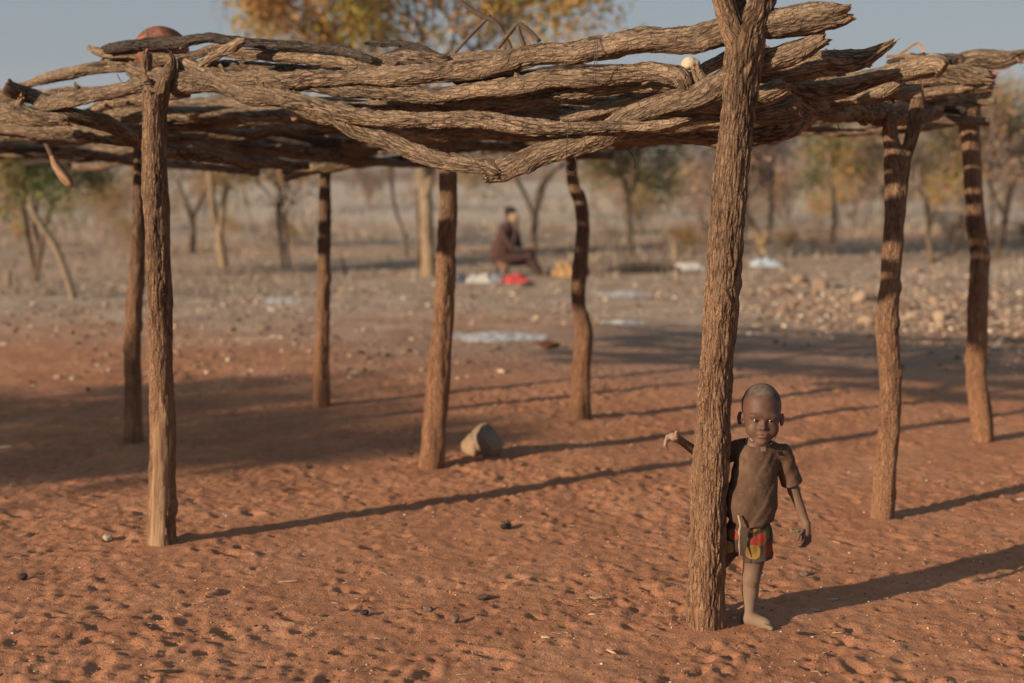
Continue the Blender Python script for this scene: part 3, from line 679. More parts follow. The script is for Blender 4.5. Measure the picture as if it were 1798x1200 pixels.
chip('pebble', 752, 1072, .040, .03, .024, .2, GREYW, 'round brown pebble left of the grey brown one', 'pebble', 13)
chip('stone_chip', 958, 1125, .036, .016, .014, -.2, PALE, 'cream triangular stone chip near the bottom centre', 'stone chip', 15)
chip('stone_chip', 1040, 1080, .034, .016, .01, -.2, PALE, 'small cream stone chip under the pinkish wood chip', 'stone chip', 16)
chip('stick', 1073, 1150, .012, .062, .010, .5, LEAF, 'short buff stick slanting near the bottom centre', 'stick', 17)
chip('pebble', 189, 946, .046, .034, .036, .2, PALE, 'pale lumpy pebble left of the stripped post', 'pebble', 19)
chip('pebble', 41, 1017, .040, .024, .030, .2, CHARC, 'black pebble near the left edge', 'pebble', 21)
chip('stick', 294, 1186, .105, .016, .012, .18, CHARC, 'blackened stick at the bottom left', 'stick', 23)
chip('dry_leaf', 396, 1167, .04, .017, .006, -.4, flat('grey_leaf', (.36, .34, .27), .8), 'grey green leaf above the blackened stick', 'leaf', 25, .1)
chip('dry_leaf', 1462, 1050, .05, .014, .006, .1, PALE, 'pale sliver in the shadow right of the child', 'leaf', 27)
chip('dry_leaf', 1430, 1070, .055, .013, .006, -.1, PALE, 'pale grey sliver beside the child\'s shadow', 'leaf', 29)
chip('stick', 1415, 1116, .075, .012, .012, .12, CHARC, 'dark thin stick lying right of the child\'s foot', 'stick', 31)
chip('stone_chip', 1792, 880, .05, .02, .014, .1, PALE, 'cream chip at the right edge of the sand', 'stone chip', 33)
chip('pebble', 1413, 1010, .04, .03, .024, .1, GREYW, 'greyish pebble on the sand between child and right post', 'pebble', 35)
chip('dry_leaf', 10, 789, .1, .022, .012, -.3, PALE, 'cream curled leaf by the left edge', 'leaf', 37)
chip('pebble', 640, 1080, .035, .03, .02, .1, CHARC, 'dark pebble on the open sand left of centre', 'pebble', 41)
def twig_stuff():
    Vs, Qs, Ts, o = [], [], [], 0
    for k in range(420):
        y = 4.4 + 9 * random.random() ** 1.3; x = random.uniform(-1, 1) * .38 * y; a = random.uniform(0, 3.14); L = random.uniform(.012, .06); z = gz(x, y) + .006
        r = random.uniform(.0009, .0022); b = random.uniform(-.3, .3) * L
        P = [[x, y, z, r], [x + L / 2 * math.cos(a) - b * math.sin(a), y + L / 2 * math.sin(a) + b * math.cos(a), z + random.uniform(0, .008), r], [x + L * math.cos(a), y + L * math.sin(a), z, r * .5]]
        v, q, t = plain_tube(P, 4, .03); Vs.append(v); Qs.append(q + o); Ts.append(t + o); o += len(v)
    tag(obj('twig_litter', raw_mesh('twig_litter', np.vstack(Vs), [np.vstack(Qs), np.vstack(Ts)]), LEAF), kind='stuff')
twig_stuff()

# ---------------------------------------------------------------- things lying on the roof
def sdf_fix(o, me): return o
BALLM = M('worn_ball', .75, .25)
_v = BALLM.obj(); _n = BALLM.noise(_v, 16, 6, .65)
_x = BALLM.n('SeparateXYZ', {'Vector': _v})
_sx = BALLM.math('ABSOLUTE', BALLM.math('ADD', _x.outputs[0], BALLM.math('MULTIPLY', _x.outputs[2], .45)))
_seam = BALLM.mapr(_sx, .006, .012, 1, 0)
_c = BALLM.ramp(_n, [(.3, (.09, .034, .022)), (.5, (.20, .068, .042)), (.68, (.30, .17, .12))])
BALLM.base(BALLM.mix(_seam, _c, (.10, .07, .045))); BALLM.nor(BALLM.bump(BALLM.math('SUBTRACT', _n, _seam), .4, .006))
b_ = I3[0].copy(); b_[:, 2] *= .92; b_ *= (1 + .03 * perlin(b_ * 1.2 + 3))[:, None]
Yb_ = front(.35)(283)
ball = obj('ball', raw_mesh('ball', b_ * 48 * mpp(Yb_), I3[1]), BALLM.m); ball.location = at(283, 92, Yb_)
tag(ball, 'worn reddish ball with a dark seam resting on the roof above the stripped post', 'ball')
for px, py, r, off, lab in ((1213, 112, 18, .5, 'smooth cream coloured stone on the roof left of the big fork'),):
    y = front(off)(px); V_ = rock_verts(I3, 77, 0, .75, .03) * r * mpp(y) * .9
    o = obj('stone', raw_mesh('stone', V_, I3[1]), flat('cream_stone', (.50, .40, .29), .8, .15, 12)); o.location = at(px, py, y); tag(o, lab, 'stone')
# thorny dead branch
DEAD = flat('dead_branch', (.12, .085, .07), .8, .3, 30)
def sticks(name, lst, Y, mat, label, cat, na=10, **k):
    Vs, Qs, Ts, o = [], [], [], 0
    for pts in lst:
        v, q, t = plain_tube(P_px(pts, Y), na, .02); Vs.append(v); Qs.append(q + o); Ts.append(t + o); o += len(v)
    return tag(obj(name, raw_mesh(name, np.vstack(Vs), [np.vstack(Qs), np.vstack(Ts)]), mat), label, cat, **k)
Yd_ = front(1.2)(860)
sticks('dead_branch', [[(790, -12, 3), (808, 3, 4), (828, 18, 4.5), (848, 29, 5), (868, 38, 5), (880, 52, 4.5), (890, 70, 4), (900, 92, 4)],
                       [(861, 26, 3.5), (848, 40, 3.5), (830, 58, 3.5), (812, 78, 3.2), (792, 100, 3)]], Yd_, DEAD, 'thin reddish dead branch leaning against the sky above the middle of the roof', 'branch')
sticks('dead_branch', [[(872, 88, 3.5), (884, 72, 4), (898, 54, 4), (908, 43, 4.5), (918, 46, 4.5), (932, 57, 4), (948, 74, 4)], [(908, 46, 4), (913, 62, 4), (922, 84, 4)]], Yd_ - .3, DEAD,
       'bent dead twig making an upturned V on the roof, right of the leaning branch', 'branch')
# pale bark strips at the right corner
STRIP = flat('bark_strip', (.38, .24, .14), .85, .25, 30)
def ribbon(name, pts, Y, wpx, mat, label, cat):
    P = spline(P_px([(a, b, 1) for a, b in pts], Y), .01)[:, :3]; T = np.gradient(P, axis=0); T /= np.linalg.norm(T, axis=1)[:, None]
    S_ = np.cross(T, np.array([.2, .9, .35])); S_ /= np.linalg.norm(S_, axis=1)[:, None]; D = np.cross(T, S_)
    w_ = wpx * mpp(Y) / 2; th = .0015; n = len(P)
    V = np.concatenate([P + S_ * w_ + D * th, P - S_ * w_ + D * th, P - S_ * w_ - D * th, P + S_ * w_ - D * th]); i = np.arange(n - 1); Q = []
    for a, b in ((0, 1), (1, 2), (2, 3), (3, 0)): Q.append(np.stack([a * n + i, b * n + i, b * n + i + 1, a * n + i + 1], 1))
    Q.append(np.array([[0, n, 2 * n, 3 * n], [n - 1, 4 * n - 1, 3 * n - 1, 2 * n - 1]]))
    return tag(obj(name, raw_mesh(name, V, np.vstack(Q), False), mat), label, cat)
Ys_ = 6.6
ribbon('bark_strip', [(1578, 97), (1592, 88), (1606, 78), (1613, 76), (1618, 82), (1621, 92)], Ys_, 4.5, STRIP, 'arched pale bark strip standing up at the right end of the roof', 'bark strip')
ribbon('bark_strip', [(1556, 100), (1590, 98), (1620, 101), (1650, 97)], Ys_, 5, STRIP, 'flat pale bark strip lying along the right end of the roof', 'bark strip')
ribbon('bark_strip', [(1590, 102), (1605, 107), (1616, 112), (1640, 96)], Ys_ + .1, 6, STRIP, 'crossing pale bark strip below the flat one', 'bark strip')
# hanging stick with a bound frayed end
hs_ = empty('hanging_stick', tuple(at(100, 280, 7.5))); tag(hs_, 'dark stick with a frayed straw coloured end hanging below the left of the roof', 'stick')
def child_of(o, p): o.parent = p; o.matrix_parent_inverse = __import__('mathutils').Matrix.Translation(-Vector(p.location)); return o
v, q, t = plain_tube(P_px([(66, 208, 4), (71, 224, 4), (76, 238, 4), (81, 252, 4.5), (88, 266, 5), (94, 280, 5)], 7.5), 12, .01)
child_of(obj('stick', raw_mesh('stick', v, [q, t]), DEAD), hs_)
fr = bark_obj('frayed_end', [tube(P_px([(91, 274, 5), (97, 288, 7.5), (105, 300, 9), (115, 313, 9.5), (123, 324, 7), (126, 329, 3)], 7.5), 48, .006, .004, 80, .2, 0, None, lambda a, b, c: a * 0 + .9, twist=5)], BARKP); child_of(fr, hs_)
# green plastic can glimpsed between the poles
g_ = I2[0].copy(); g_ = np.sign(g_) * np.abs(g_) ** .35; y = front(.75)(860)
o = obj('plastic_container', raw_mesh('plastic_container', g_ * np.array([34, 22, 20]) * mpp(y), I2[1]), flat('green_plastic', (.02, .06, .045), .45, .2, 10, .1, .002, .5)); o.location = at(866, 186, y)
tag(o, 'dark green plastic container glimpsed between the poles in the middle of the roof', 'container')

# ---------------------------------------------------------------- trees and scrub
def leafmat(name, stops, trans=.35):
    m = M(name, .75, .15); c = m.ramp(m.at('rnd'), stops); m.base(c)
    tl = m.n('BsdfTranslucent', {'Color': c}); mx = m.n('MixShader', {0: trans}); m.t.links.new(m.b.outputs[0], mx.inputs[1]); m.t.links.new(tl.outputs[0], mx.inputs[2])
    m.t.links.new(mx.outputs[0], m.t.nodes['Material Output'].inputs[0]); return m.m
L_ORANGE = leafmat('mopane_leaves_orange', [(0, (.24, .25, .06)), (.25, (.38, .30, .07)), (.5, (.52, .32, .11)), (.8, (.56, .33, .14)), (1, (.46, .23, .11))])
L_GREEN = leafmat('leaves_green', [(0, (.09, .14, .04)), (.5, (.18, .22, .07)), (.8, (.28, .24, .10)), (1, (.38, .24, .12))])
L_MIX = leafmat('leaves_mixed', [(0, (.17, .20, .07)), (.35, (.30, .26, .10)), (.6, (.40, .27, .14)), (1, (.42, .25, .16))])
L_RUST = leafmat('leaves_rust', [(0, (.28, .18, .12)), (.5, (.38, .24, .16)), (1, (.44, .31, .22))])
TWIG = flat('twig_wood', (.20, .165, .142), .9, .35, 8)
TWIGR = flat('reddish_twigs', (.30, .20, .15), .9, .35, 8)
def grow(r_, base, d0, L, rad, depth, spread, nchild, up=.15, segs=3, out=None, tips=None, shrink=.68, lvl=0, minr=.004):
    """recursive limbs; out gets polylines (x,y,z,r), tips gets end points"""
    P = [[*base, rad]]; d = np.array(d0, float); p = np.array(base, float); r1 = max(minr, rad * .62)
    for k in range(segs):
        d = d + r_.normal(size=3) * .16 + np.array([0, 0, up * .3]); d /= np.linalg.norm(d); p = p + d * L / segs
        P.append([*p, rad + (r1 - rad) * (k + 1) / segs])
        if lvl >= 1 and tips is not None: tips.append(p.copy())
    out.append((lvl, P))
    if depth == 0: return
    for k in range(nchild):
        a = r_.uniform(0, 6.28); perp = np.cross(d, [math.cos(a), math.sin(a), .3]); perp /= np.linalg.norm(perp) + 1e-9
        nd = d + perp * r_.uniform(.5, 1) * spread; nd[2] += up; nd /= np.linalg.norm(nd)
        j = r_.integers(max(1, segs - 1), segs + 1) if k else segs
        grow(r_, P[j][:3], nd, L * shrink * r_.uniform(.75, 1.2), P[j][3] * .8, depth - 1, spread, nchild, up, segs, out, tips, shrink, lvl + 1, minr)
def limbs_mesh(name, lines, na0=8):
    Vs, Qs, Ts, o = [], [], [], 0
    for lvl, P in lines:
        v, q, t = plain_tube(P, na0 if lvl < 2 else 4 if lvl < 3 else 3, 50 if lvl > 1 else .15); Vs.append(v); Qs.append(q + o); Ts.append(t + o); o += len(v)
    return raw_mesh(name, np.vstack(Vs), [np.vstack(Qs), np.vstack(Ts)])
def leaves_mesh(name, centers, n, spread, size, r_, clump=.25):
    C = np.array(centers); idx = r_.integers(0, len(C), n); P = C[idx] + r_.normal(size=(n, 3)) * spread
    a = r_.normal(size=(n, 3)); a /= np.linalg.norm(a, axis=1)[:, None]; b = np.cross(a, r_.normal(size=(n, 3))); b /= np.linalg.norm(b, axis=1)[:, None]
    s = size * r_.uniform(.5, 1.3, (n, 1)); V = np.stack([P - a * s, P + b * s * .55, P + a * s, P - b * s * .55], 1).reshape(-1, 3)
    me = raw_mesh(name, V, np.arange(4 * n).reshape(-1, 4), False)
    tone = np.clip(.5 + 1.1 * perlin(P * .9 + 3.3) + .35 * r_.normal(size=n), 0, 1); attr(me, 'rnd', np.repeat(tone, 4)); return me
def tree(px, py, stems, crown, label, cat='tree', bark=BARKT, leaf=L_ORANGE, seed=1, name='tree', depth=3, nleaf=4000, lsize=.035, lspread=.14, spread=.75, up=.1, nchild=3, L0=.9, group=None, prune=None, shrink=.68, na=14, extra=()):
    """stems: traced in photo pixels at the base depth; crown limbs grow from the stem ends"""
    g = gp(px, py); Y = g[1]; root = empty(name, (g[0], Y, gz(g[0], Y))); tag(root, label, cat, group)
    r_ = np.random.default_rng(seed); parts = []; lines = []; tips = []
    for st in stems:
        P = P_px(st, Y); 
        if abs(st[0][1] - py) < 14: P.insert(0, [P[0][0], P[0][1], P[0][2] - .25, P[0][3] * 1.1])
        P = [[p[0], p[1] + (0 if i < 2 else r_.uniform(-.12, .12)), p[2], p[3]] for i, p in enumerate(P)]
        parts.append(tube(P, na, .06, .012, 20, .12, 0, low_dust(0, .8, .5), None, False))
        if crown:
            d = np.array(P[-1][:3]) - np.array(P[-2][:3]); d /= np.linalg.norm(d)
            for k in range(crown):
                dd = d + r_.normal(size=3) * .55; dd[2] = abs(dd[2]) * .6 + up; dd /= np.linalg.norm(dd)
                grow(r_, P[-1][:3], dd, L0 * r_.uniform(.7, 1.2), P[-1][3] * .7, depth, spread, nchild, up, 3, lines, tips, shrink)
    if name != 'x': child_of(bark_obj('trunk', parts, bark), root)
    if lines: child_of(obj('branches', limbs_mesh('branches', lines, 6), TWIG), root)
    if nleaf:
        tp = [t for t in tips if prune is None or prune(t)]
        for ex, ey, er in extra:
            cc = at(ex, ey, Y + r_.uniform(-1.4, 1.4)); tp += [cc + r_.normal(size=3) * er * mpp(Y) * .5 for _ in range(24)]
        if tp: child_of(obj('crown', leaves_mesh('crown', tp, nleaf, lspread, lsize, r_), leaf), root)
    return root
# the golden tree that rises over the roof, pale forked trunk behind the middle post
tree(750, 482, [[(752, 482, 13), (750, 430, 12), (748, 380, 12), (745, 330, 12), (741, 280, 11), (730, 220, 9), (700, 150, 7), (660, 90, 5)],
                [(748, 345, 9), (758, 290, 9), (775, 220, 8), (800, 150, 7), (830, 90, 5)], [(741, 280, 8), (748, 200, 7), (745, 120, 6), (740, 60, 4)],
                [(700, 150, 5), (640, 110, 5), (570, 80, 4), (520, 50, 3)], [(800, 150, 5), (870, 110, 4), (930, 70, 4), (970, 40, 3)], [(775, 220, 4), (770, 150, 4), (790, 90, 3), (800, 50, 3)], [(700, 150, 4), (600, 120, 4), (540, 60, 3), (500, 20, 3)], [(870, 110, 4), (900, 60, 3), (920, 10, 3)], [(745, 120, 4), (690, 60, 3), (640, 20, 3)]], 3,
     'large golden leaved tree whose crown rises over the middle of the roof', bark=BARKP, leaf=L_ORANGE, seed=4, prune=lambda t: 445 < 899 + FPX * t[0] / t[1] < 1050, nleaf=27000, lsize=.05, lspread=.20, depth=3, L0=.75, up=.10, spread=.9, shrink=.72,
     extra=[(ex + random.uniform(-18, 18), ey + random.uniform(-12, 12), random.uniform(26, 46)) for ex, ey in [(470, 10), (505, 40), (540, 55), (560, 15), (590, 70), (620, 30), (650, 60), (680, 15), (700, 75), (730, 40), (760, 70), (790, 20), (820, 60), (860, 30), (880, 75), (915, 20), (940, 55), (975, 20), (1010, 35), (1035, 45), (460, -40), (530, -60), (620, -50), (700, -70), (790, -60), (880, -50), (960, -50), (1020, -20), (580, -110), (740, -130), (880, -110), (610, 85), (565, 95), (900, 95), (660, 95)]])
# tree left, several thin stems
tree(232 / 3.6, 494, [[(62, 494, 6), (55, 450, 5), (48, 400, 5), (44, 370, 5), (30, 340, 4)], [(64, 492, 5), (76, 440, 5), (80, 400, 4.5), (88, 360, 4)], [(60, 490, 5), (66, 440, 4), (60, 400, 4), (64, 350, 4), (50, 310, 3)]], 4,
     'green and brown leaved tree with thin forking stems at the left edge', leaf=L_GREEN, seed=6, nleaf=15000, lsize=.034, lspread=.13, extra=[(15, 265, 26), (50, 255, 28), (90, 280, 26), (110, 320, 22), (20, 320, 26), (60, 310, 28), (100, 355, 18), (30, 370, 18), (5, 360, 20)], L0=.55, depth=3, spread=.95, up=.04)
o = bark_obj('leaning_pole', [tube([[*gp(128, 524)[:2], -.05, .045]] + P_px([(128, 522, 7), (112, 470, 7), (95, 430, 6.5), (75, 400, 6), (60, 375, 5), (52, 345, 4)], gp(128, 524)[1]), 16, .05, .006, 30, .1)], BARKP); tag(o, 'bare pale pole leaning against the leafy tree at the left', 'pole')
o = bark_obj('stump', [tube([[*gp(14, 508)[:2], -.05, .03]] + P_px([(14, 506, 5), (14, 490, 5), (15, 476, 4)], gp(14, 508)[1]), 14, .04, .004, 30, .1)], BARKP); tag(o, 'short pale stake stump at the left edge', 'stump')
tree(337, 443, [[(338, 443, 6), (337, 400, 5), (332, 370, 5), (322, 345, 4), (312, 320, 3)], [(338, 385, 5), (350, 355, 4), (358, 330, 4)]], 4, 'small yellow green tree behind the left front post', leaf=L_MIX, seed=9, nleaf=3500, lsize=.042, lspread=.14, L0=.6, depth=2, spread=.9)
tree(388, 466, [[(393, 466, 9), (388, 430, 8), (382, 400, 7), (375, 360, 6), (372, 320, 6), (366, 280, 5)], [(387, 410, 6), (392, 370, 6), (396, 330, 5), (410, 290, 4)]], 3, 'pale split trunk tree with a sunlit foot left of the slim back post', bark=BARKP, leaf=L_GREEN, seed=12, nleaf=2600, lsize=.042, lspread=.14, L0=.6, depth=2, spread=.9)
tree(497, 470, [[(497, 470, 4), (494, 430, 4), (490, 380, 4), (492, 330, 3)], [(494, 400, 3), (485, 360, 2.5)]], 3, 'thin dark sapling left of the slim back post', leaf=L_MIX, seed=14, nleaf=700, lsize=.045, L0=.6, depth=2)
tree(936, 452, [[(936, 452, 6), (938, 400, 6), (940, 370, 7), (946, 345, 8), (955, 320, 6), (975, 295, 5)], [(939, 385, 4), (925, 350, 4), (905, 310, 4), (890, 290, 3)]], 4, 'green and yellow tree standing behind the sitting person', leaf=L_MIX, seed=16, nleaf=4800, lsize=.045, lspread=.2, L0=.8, depth=3, spread=1.1, up=.04)
tree(742, 470, [[(736, 470, 4), (737, 420, 4), (733, 380, 4), (735, 330, 3)]], 3, 'slender grey stem close left of the pale forked trunk', leaf=L_RUST, seed=18, nleaf=400, L0=.6, depth=2)
tree(1108, 452, [[(1108, 452, 5), (1106, 410, 5), (1103, 370, 5), (1100, 335, 5), (1092, 310, 4)], [(1103, 350, 4), (1114, 320, 4)]], 5, 'small bright green tree right of the kinked post', leaf=L_GREEN, seed=21, nleaf=1900, lsize=.045, lspread=.14, L0=.55, depth=2, spread=.9)
tree(1338, 448, [[(1342, 448, 8), (1335, 420, 8), (1325, 400, 6), (1312, 380, 5), (1305, 350, 4)], [(1340, 430, 7), (1350, 400, 6), (1356, 370, 5), (1352, 330, 4)]], 4, 'bare forked tree just right of the big forked post', leaf=L_RUST, seed=23, nleaf=2300, lsize=.045, lspread=.2, L0=.8, depth=3, spread=.9, bark=BARKP)
tree(1460, 430, [[(1460, 430, 4), (1464, 390, 4), (1462, 350, 4), (1455, 310, 3)]], 5, 'tree with a bright green tuft midway between the two forked posts', leaf=L_GREEN, seed=25, nleaf=3000, lsize=.05, lspread=.18, L0=.7, depth=2, spread=1.1)
tree(1636, 462, [[(1636, 462, 5), (1632, 420, 5), (1628, 380, 5), (1622, 350, 5), (1612, 330, 4)], [(1632, 400, 4), (1645, 370, 3)]], 4, 'bare grey tree between the two right posts', leaf=L_RUST, seed=27, nleaf=900, lsize=.045, L0=.8, depth=3, spread=.9, bark=BARKT)
tree(1752, 452, [[(1752, 452, 6), (1756, 410, 6), (1766, 380, 5), (1772, 340, 5), (1785, 310, 4)], [(1766, 380, 4), (1745, 340, 4), (1735, 300, 3)]], 4, 'twisted brown tree right of the wavy post', leaf=L_RUST, seed=29, nleaf=2500, lsize=.045, L0=.9, depth=3, spread=.9)
tree(1800, 440, [[(1810, 440, 7), (1812, 380, 6), (1805, 320, 6), (1798, 270, 5)]], 6, 'tall green and orange tree cut by the right edge of the picture', leaf=L_MIX, seed=31, nleaf=7500, lsize=.05, lspread=.2, L0=1.0, depth=3, spread=.9)
tree(1560, 420, [[(1556, 420, 4), (1556, 380, 4), (1550, 340, 4)]], 5, 'rusty leaved bush tree hidden partly by the forked right post', leaf=L_ORANGE, seed=33, nleaf=3200, lsize=.05, lspread=.2, L0=.9, depth=2, spread=1.1)
# scrub: shared meshes, each bush an object
shr = []
for k in range(6):
    r_ = np.random.default_rng(100 + k); lines, tips = [], []
    for j in range(5):
        a = r_.uniform(0, 6.28); d = np.array([.45 * math.cos(a), .45 * math.sin(a), 1]); d /= np.linalg.norm(d)
        grow(r_, [.08 * math.cos(a), .08 * math.sin(a), -.1], d, r_.uniform(.8, 1.2), r_.uniform(.022, .04), 3, .7, 3, .12, 3, lines, tips, .72, 0, .0075)
    a_ = limbs_mesh('stems', lines, 5); a_.materials.append(TWIGR if k % 2 else TWIG)
    kind = [L_RUST, L_RUST, L_ORANGE, L_MIX, None, L_GREEN][k]
    b_ = None
    if kind: b_ = leaves_mesh('foliage', tips, [600, 900, 1700, 1700, 0, 2200][k], .16, .055, r_); b_.materials.append(kind)
    shr.append((a_, b_))
labels = ['thin russet leaved bush in the scrub behind the shelter', 'russet bush with sparse leaves in the scrub behind the shelter', 'orange leaved bush in the scrub behind the shelter', 'olive and brown bush in the scrub behind the shelter', 'leafless twiggy bush in the scrub behind the shelter', 'green leaved bush in the scrub behind the shelter']
def shrub(x, y, s, k):
    root = empty('bush', (x, y, gz(x, y))); root.scale = (s * random.uniform(.9, 1.3), s * random.uniform(.9, 1.3), s); root.rotation_euler = (0, 0, random.uniform(0, 6.28))
    tag(root, labels[k], 'bush', ['russet bushes', 'sparse russet bushes', 'orange bushes', 'olive bushes', 'leafless bushes', 'green bushes'][k] + ' of the scrub')
    obj('stems', shr[k][0], None, root)
    if shr[k][1]: obj('foliage', shr[k][1], None, root)
random.seed(21); n_ = 0
while n_ < 165:
    y = 27 + 95 * random.random() ** 1.5; x = random.uniform(-1, 1) * (y * .385 + 1.5)
    px = 899 + FPX * x / y
    dens = .55 + .45 * float(perlin2(np.array([x * .09]), np.array([y * .06]), 4)[0]) * 2
    if px > 1100: dens += .3
    if 200 < px < 1000 and y < 45: dens -= .35
    if random.random() > dens: continue
    k = random.choices([0, 1, 2, 3, 4, 5], [3, 4, 1.2, 1.2, 4, .5])[0]
    s = random.uniform(.38, .82) * (1 if y > 34 else .5)
    if px > 1130 and y > 34: s *= 1.15
    s *= .72 if px < 450 and y > 45 else .88
    shrub(x, y, s, k); n_ += 1
sapm = []
for k in range(4):
    r_ = np.random.default_rng(300 + k); lines, tips = [], []; P = [[0, 0, -.15, .03]]; x_, y_ = 0., 0.; hgt = [1.5, 1.9, 1.3, 1.7][k]
    for j in range(1, 6): x_ += r_.normal() * .07; y_ += r_.normal() * .07; P.append([x_, y_, hgt * j / 5, .03 - .003 * j])
    lines.append((0, P))
    for j in (3, 4, 5, 5):
        a = r_.uniform(0, 6.28); grow(r_, P[j][:3], [.6 * math.cos(a), .6 * math.sin(a), .9], .7, .026, 3, .75, 3, .1, 3, lines, tips, .7, 1, .007)
    a_ = limbs_mesh('trunk', lines, 7); a_.materials.append(flat('dark_twigs', (.10, .08, .068), .9)); b_ = leaves_mesh('crown', tips, [500, 1400, 250, 900][k], .16, .05, r_); b_.materials.append([L_RUST, L_MIX, L_RUST, L_ORANGE][k]); sapm.append((a_, b_))
slab = ['thin dark sapling almost without leaves in the background', 'thin dark sapling with an olive crown in the background', 'short bare dark sapling in the background', 'thin dark sapling with orange leaves in the background']
random.seed(5); n_ = 0
while n_ < 30:
    y = random.uniform(24, 60); px = random.uniform(150, 1810)
    if 840 < px < 1000 and y < 30: continue
    x = (px - 899) / FPX * y; k = n_ % 4; root = empty('sapling', (x, y, gz(x, y))); q_ = random.uniform(.7, 1.25); root.scale = (q_, q_, q_); root.rotation_euler = (0, 0, random.uniform(0, 6.28))
    tag(root, slab[k], 'tree', ['leafless saplings', 'olive saplings', 'short bare saplings', 'orange saplings'][k] + ' in the background'); obj('trunk', sapm[k][0], None, root); obj('crown', sapm[k][1], None, root); n_ += 1
# low dry twigs and grass between, and the far bush that reads as one mass
def drygrass():
    r_ = np.random.default_rng(5); n = 26000; y = 19 + 60 * r_.random(n) ** 1.5; x = r_.uniform(-1, 1, n) * (y * .39 + 1)
    k = perlin2(x * .25, y * .25, 8) + .2 * r_.normal(size=n) > .08; x, y = x[k], y[k]; n = len(x); z = zgrid(x, y)
    h = r_.uniform(.06, .26, n) * np.clip(.5 + (y - 19) / 25, .5, 1.6); a = r_.uniform(0, 6.28, n); wv = .008 + .0004 * y; lx, ly = r_.normal(size=n) * h * .35, r_.normal(size=n) * h * .35
    A = np.stack([x - wv * np.cos(a), y - wv * np.sin(a), z - .02], 1); B = np.stack([x + wv * np.cos(a), y + wv * np.sin(a), z - .02], 1); Cc = np.stack([x + lx, y + ly, z + h], 1)
    V = np.stack([A, B, Cc], 1).reshape(-1, 3); me = raw_mesh('dry_grass', V, np.arange(3 * n).reshape(-1, 3), False); attr(me, 'rnd', np.repeat(r_.random(n), 3))
    tag(obj('dry_grass', me, leafmat('dry_grass', [(0, (.15, .105, .08)), (.5, (.29, .23, .175)), (1, (.42, .36, .29))], .2)), kind='stuff')
drygrass()
def farbush():
    r_ = np.random.default_rng(8); n = 2100; y = 150 * (7 ** r_.random(n)); x = r_.uniform(-1, 1, n) * (y * .42); S = r_.uniform(.6, 1.15, n) * np.where(x < -.12 * y, .75, 1)
    V, Fc = [], []; m = 34
    P = np.repeat(np.stack([x, y, zgrid(x, y) + S * .62], 1), m, 0); N = n * m
    d = r_.normal(size=(N, 3)); d /= np.linalg.norm(d, axis=1)[:, None]; Sr = np.repeat(S, m)[:, None]
    P = P + d * Sr * (.35 + .65 * r_.random((N, 1))) * np.array([1.1, 1.1, .75])
    a = r_.normal(size=(N, 3)); a /= np.linalg.norm(a, axis=1)[:, None]; b = np.cross(a, r_.normal(size=(N, 3))); b /= np.linalg.norm(b, axis=1)[:, None]; s = Sr * .17
    V = np.stack([P - a * s, P + b * s, P + a * s, P - b * s], 1).reshape(-1, 3)
    me = raw_mesh('distant_scrub', V, np.arange(4 * N).reshape(-1, 4), False); attr(me, 'rnd', np.repeat(np.clip(np.repeat(r_.random(n), m) + .2 * r_.normal(size=N), 0, 1), 4))
    tag(obj('distant_scrub', me, leafmat('distant_scrub', [(0, (.15, .15, .11)), (.3, (.23, .185, .145)), (.7, (.30, .215, .17)), (1, (.35, .265, .21))], .2)), kind='stuff')
farbush()
# hills
def hills():
    xs = np.linspace(-1100, 1100, 260); V = []; rows = 9
    for r in range(rows):
        u = r / (rows - 1); y = 1000 + 700 * u
        prof = 42 + 9 * np.sin(xs / 190 + .4) + 10 * perlin2(xs / 150, xs * 0 + 3, 1) + 4 * perlin2(xs / 40, xs * 0 + 9, 2) + 12 * np.clip(xs / 500, -0.3, 1)
        z = prof * math.sin(u * math.pi * .5) * 1.0 + 2.0 * perlin2(xs / 22, xs * 0 + r * 1.7, 5) * u - 3 * (1 - u)
        V.append(np.stack([xs * (y / 1200), np.full_like(xs, y), z], 1))
    V = np.vstack(V); n = len(xs); i = (np.arange(rows - 1)[:, None] * n + np.arange(n - 1)).ravel()
    m = M('bushy_hills', .95, .1); p = m.n('NewGeometry').outputs['Position']; m.base(m.ramp(m.noise(p, .04, 8, .7), [(.35, (.07, .06, .04)), (.6, (.16, .115, .08))])); m.nor(m.bump(m.noise(p, .12, 6, .7), .8, 2))
    tag(obj('hills', raw_mesh('hills', V, np.stack([i, i + 1, i + n + 1, i + n], 1)), m.m), kind='structure')
hills()
# shade tree left of the frame, whose shadow reaches in over the sand
def shade_tree():
    r_ = np.random.default_rng(77); x0, y0 = -9.75, 4.5; root = empty('tree', (x0, y0, 0)); tag(root, 'low spreading tree left of the shelter', 'tree'); lines, tips = [], []
    for k in range(7):
        a = k * .9 + r_.uniform(-.3, .3); grow(r_, [x0, y0, .9], [math.cos(a), math.sin(a), .45], 1.15, .06, 3, .7, 3, .03, 3, lines, tips, .7)
    child_of(bark_obj('trunk', [tube([[x0, y0, -.2, .17], [x0 + .05, y0, .5, .13], [x0, y0, 1.0, .11]], 24, .05, .012, 20)], BARKT), root)
    child_of(obj('branches', limbs_mesh('branches', lines, 6), TWIG), root)
    T_ = [t for t in tips if t[2] < 3.1] + [np.array([x0 + r_.normal() * .85, y0 + r_.normal() * .95, 2.0 + r_.normal() * .36]) for _ in range(420)]
    child_of(obj('crown', leaves_mesh('crown', T_, 21000, .12, .05, r_), L_GREEN), root)
shade_tree()

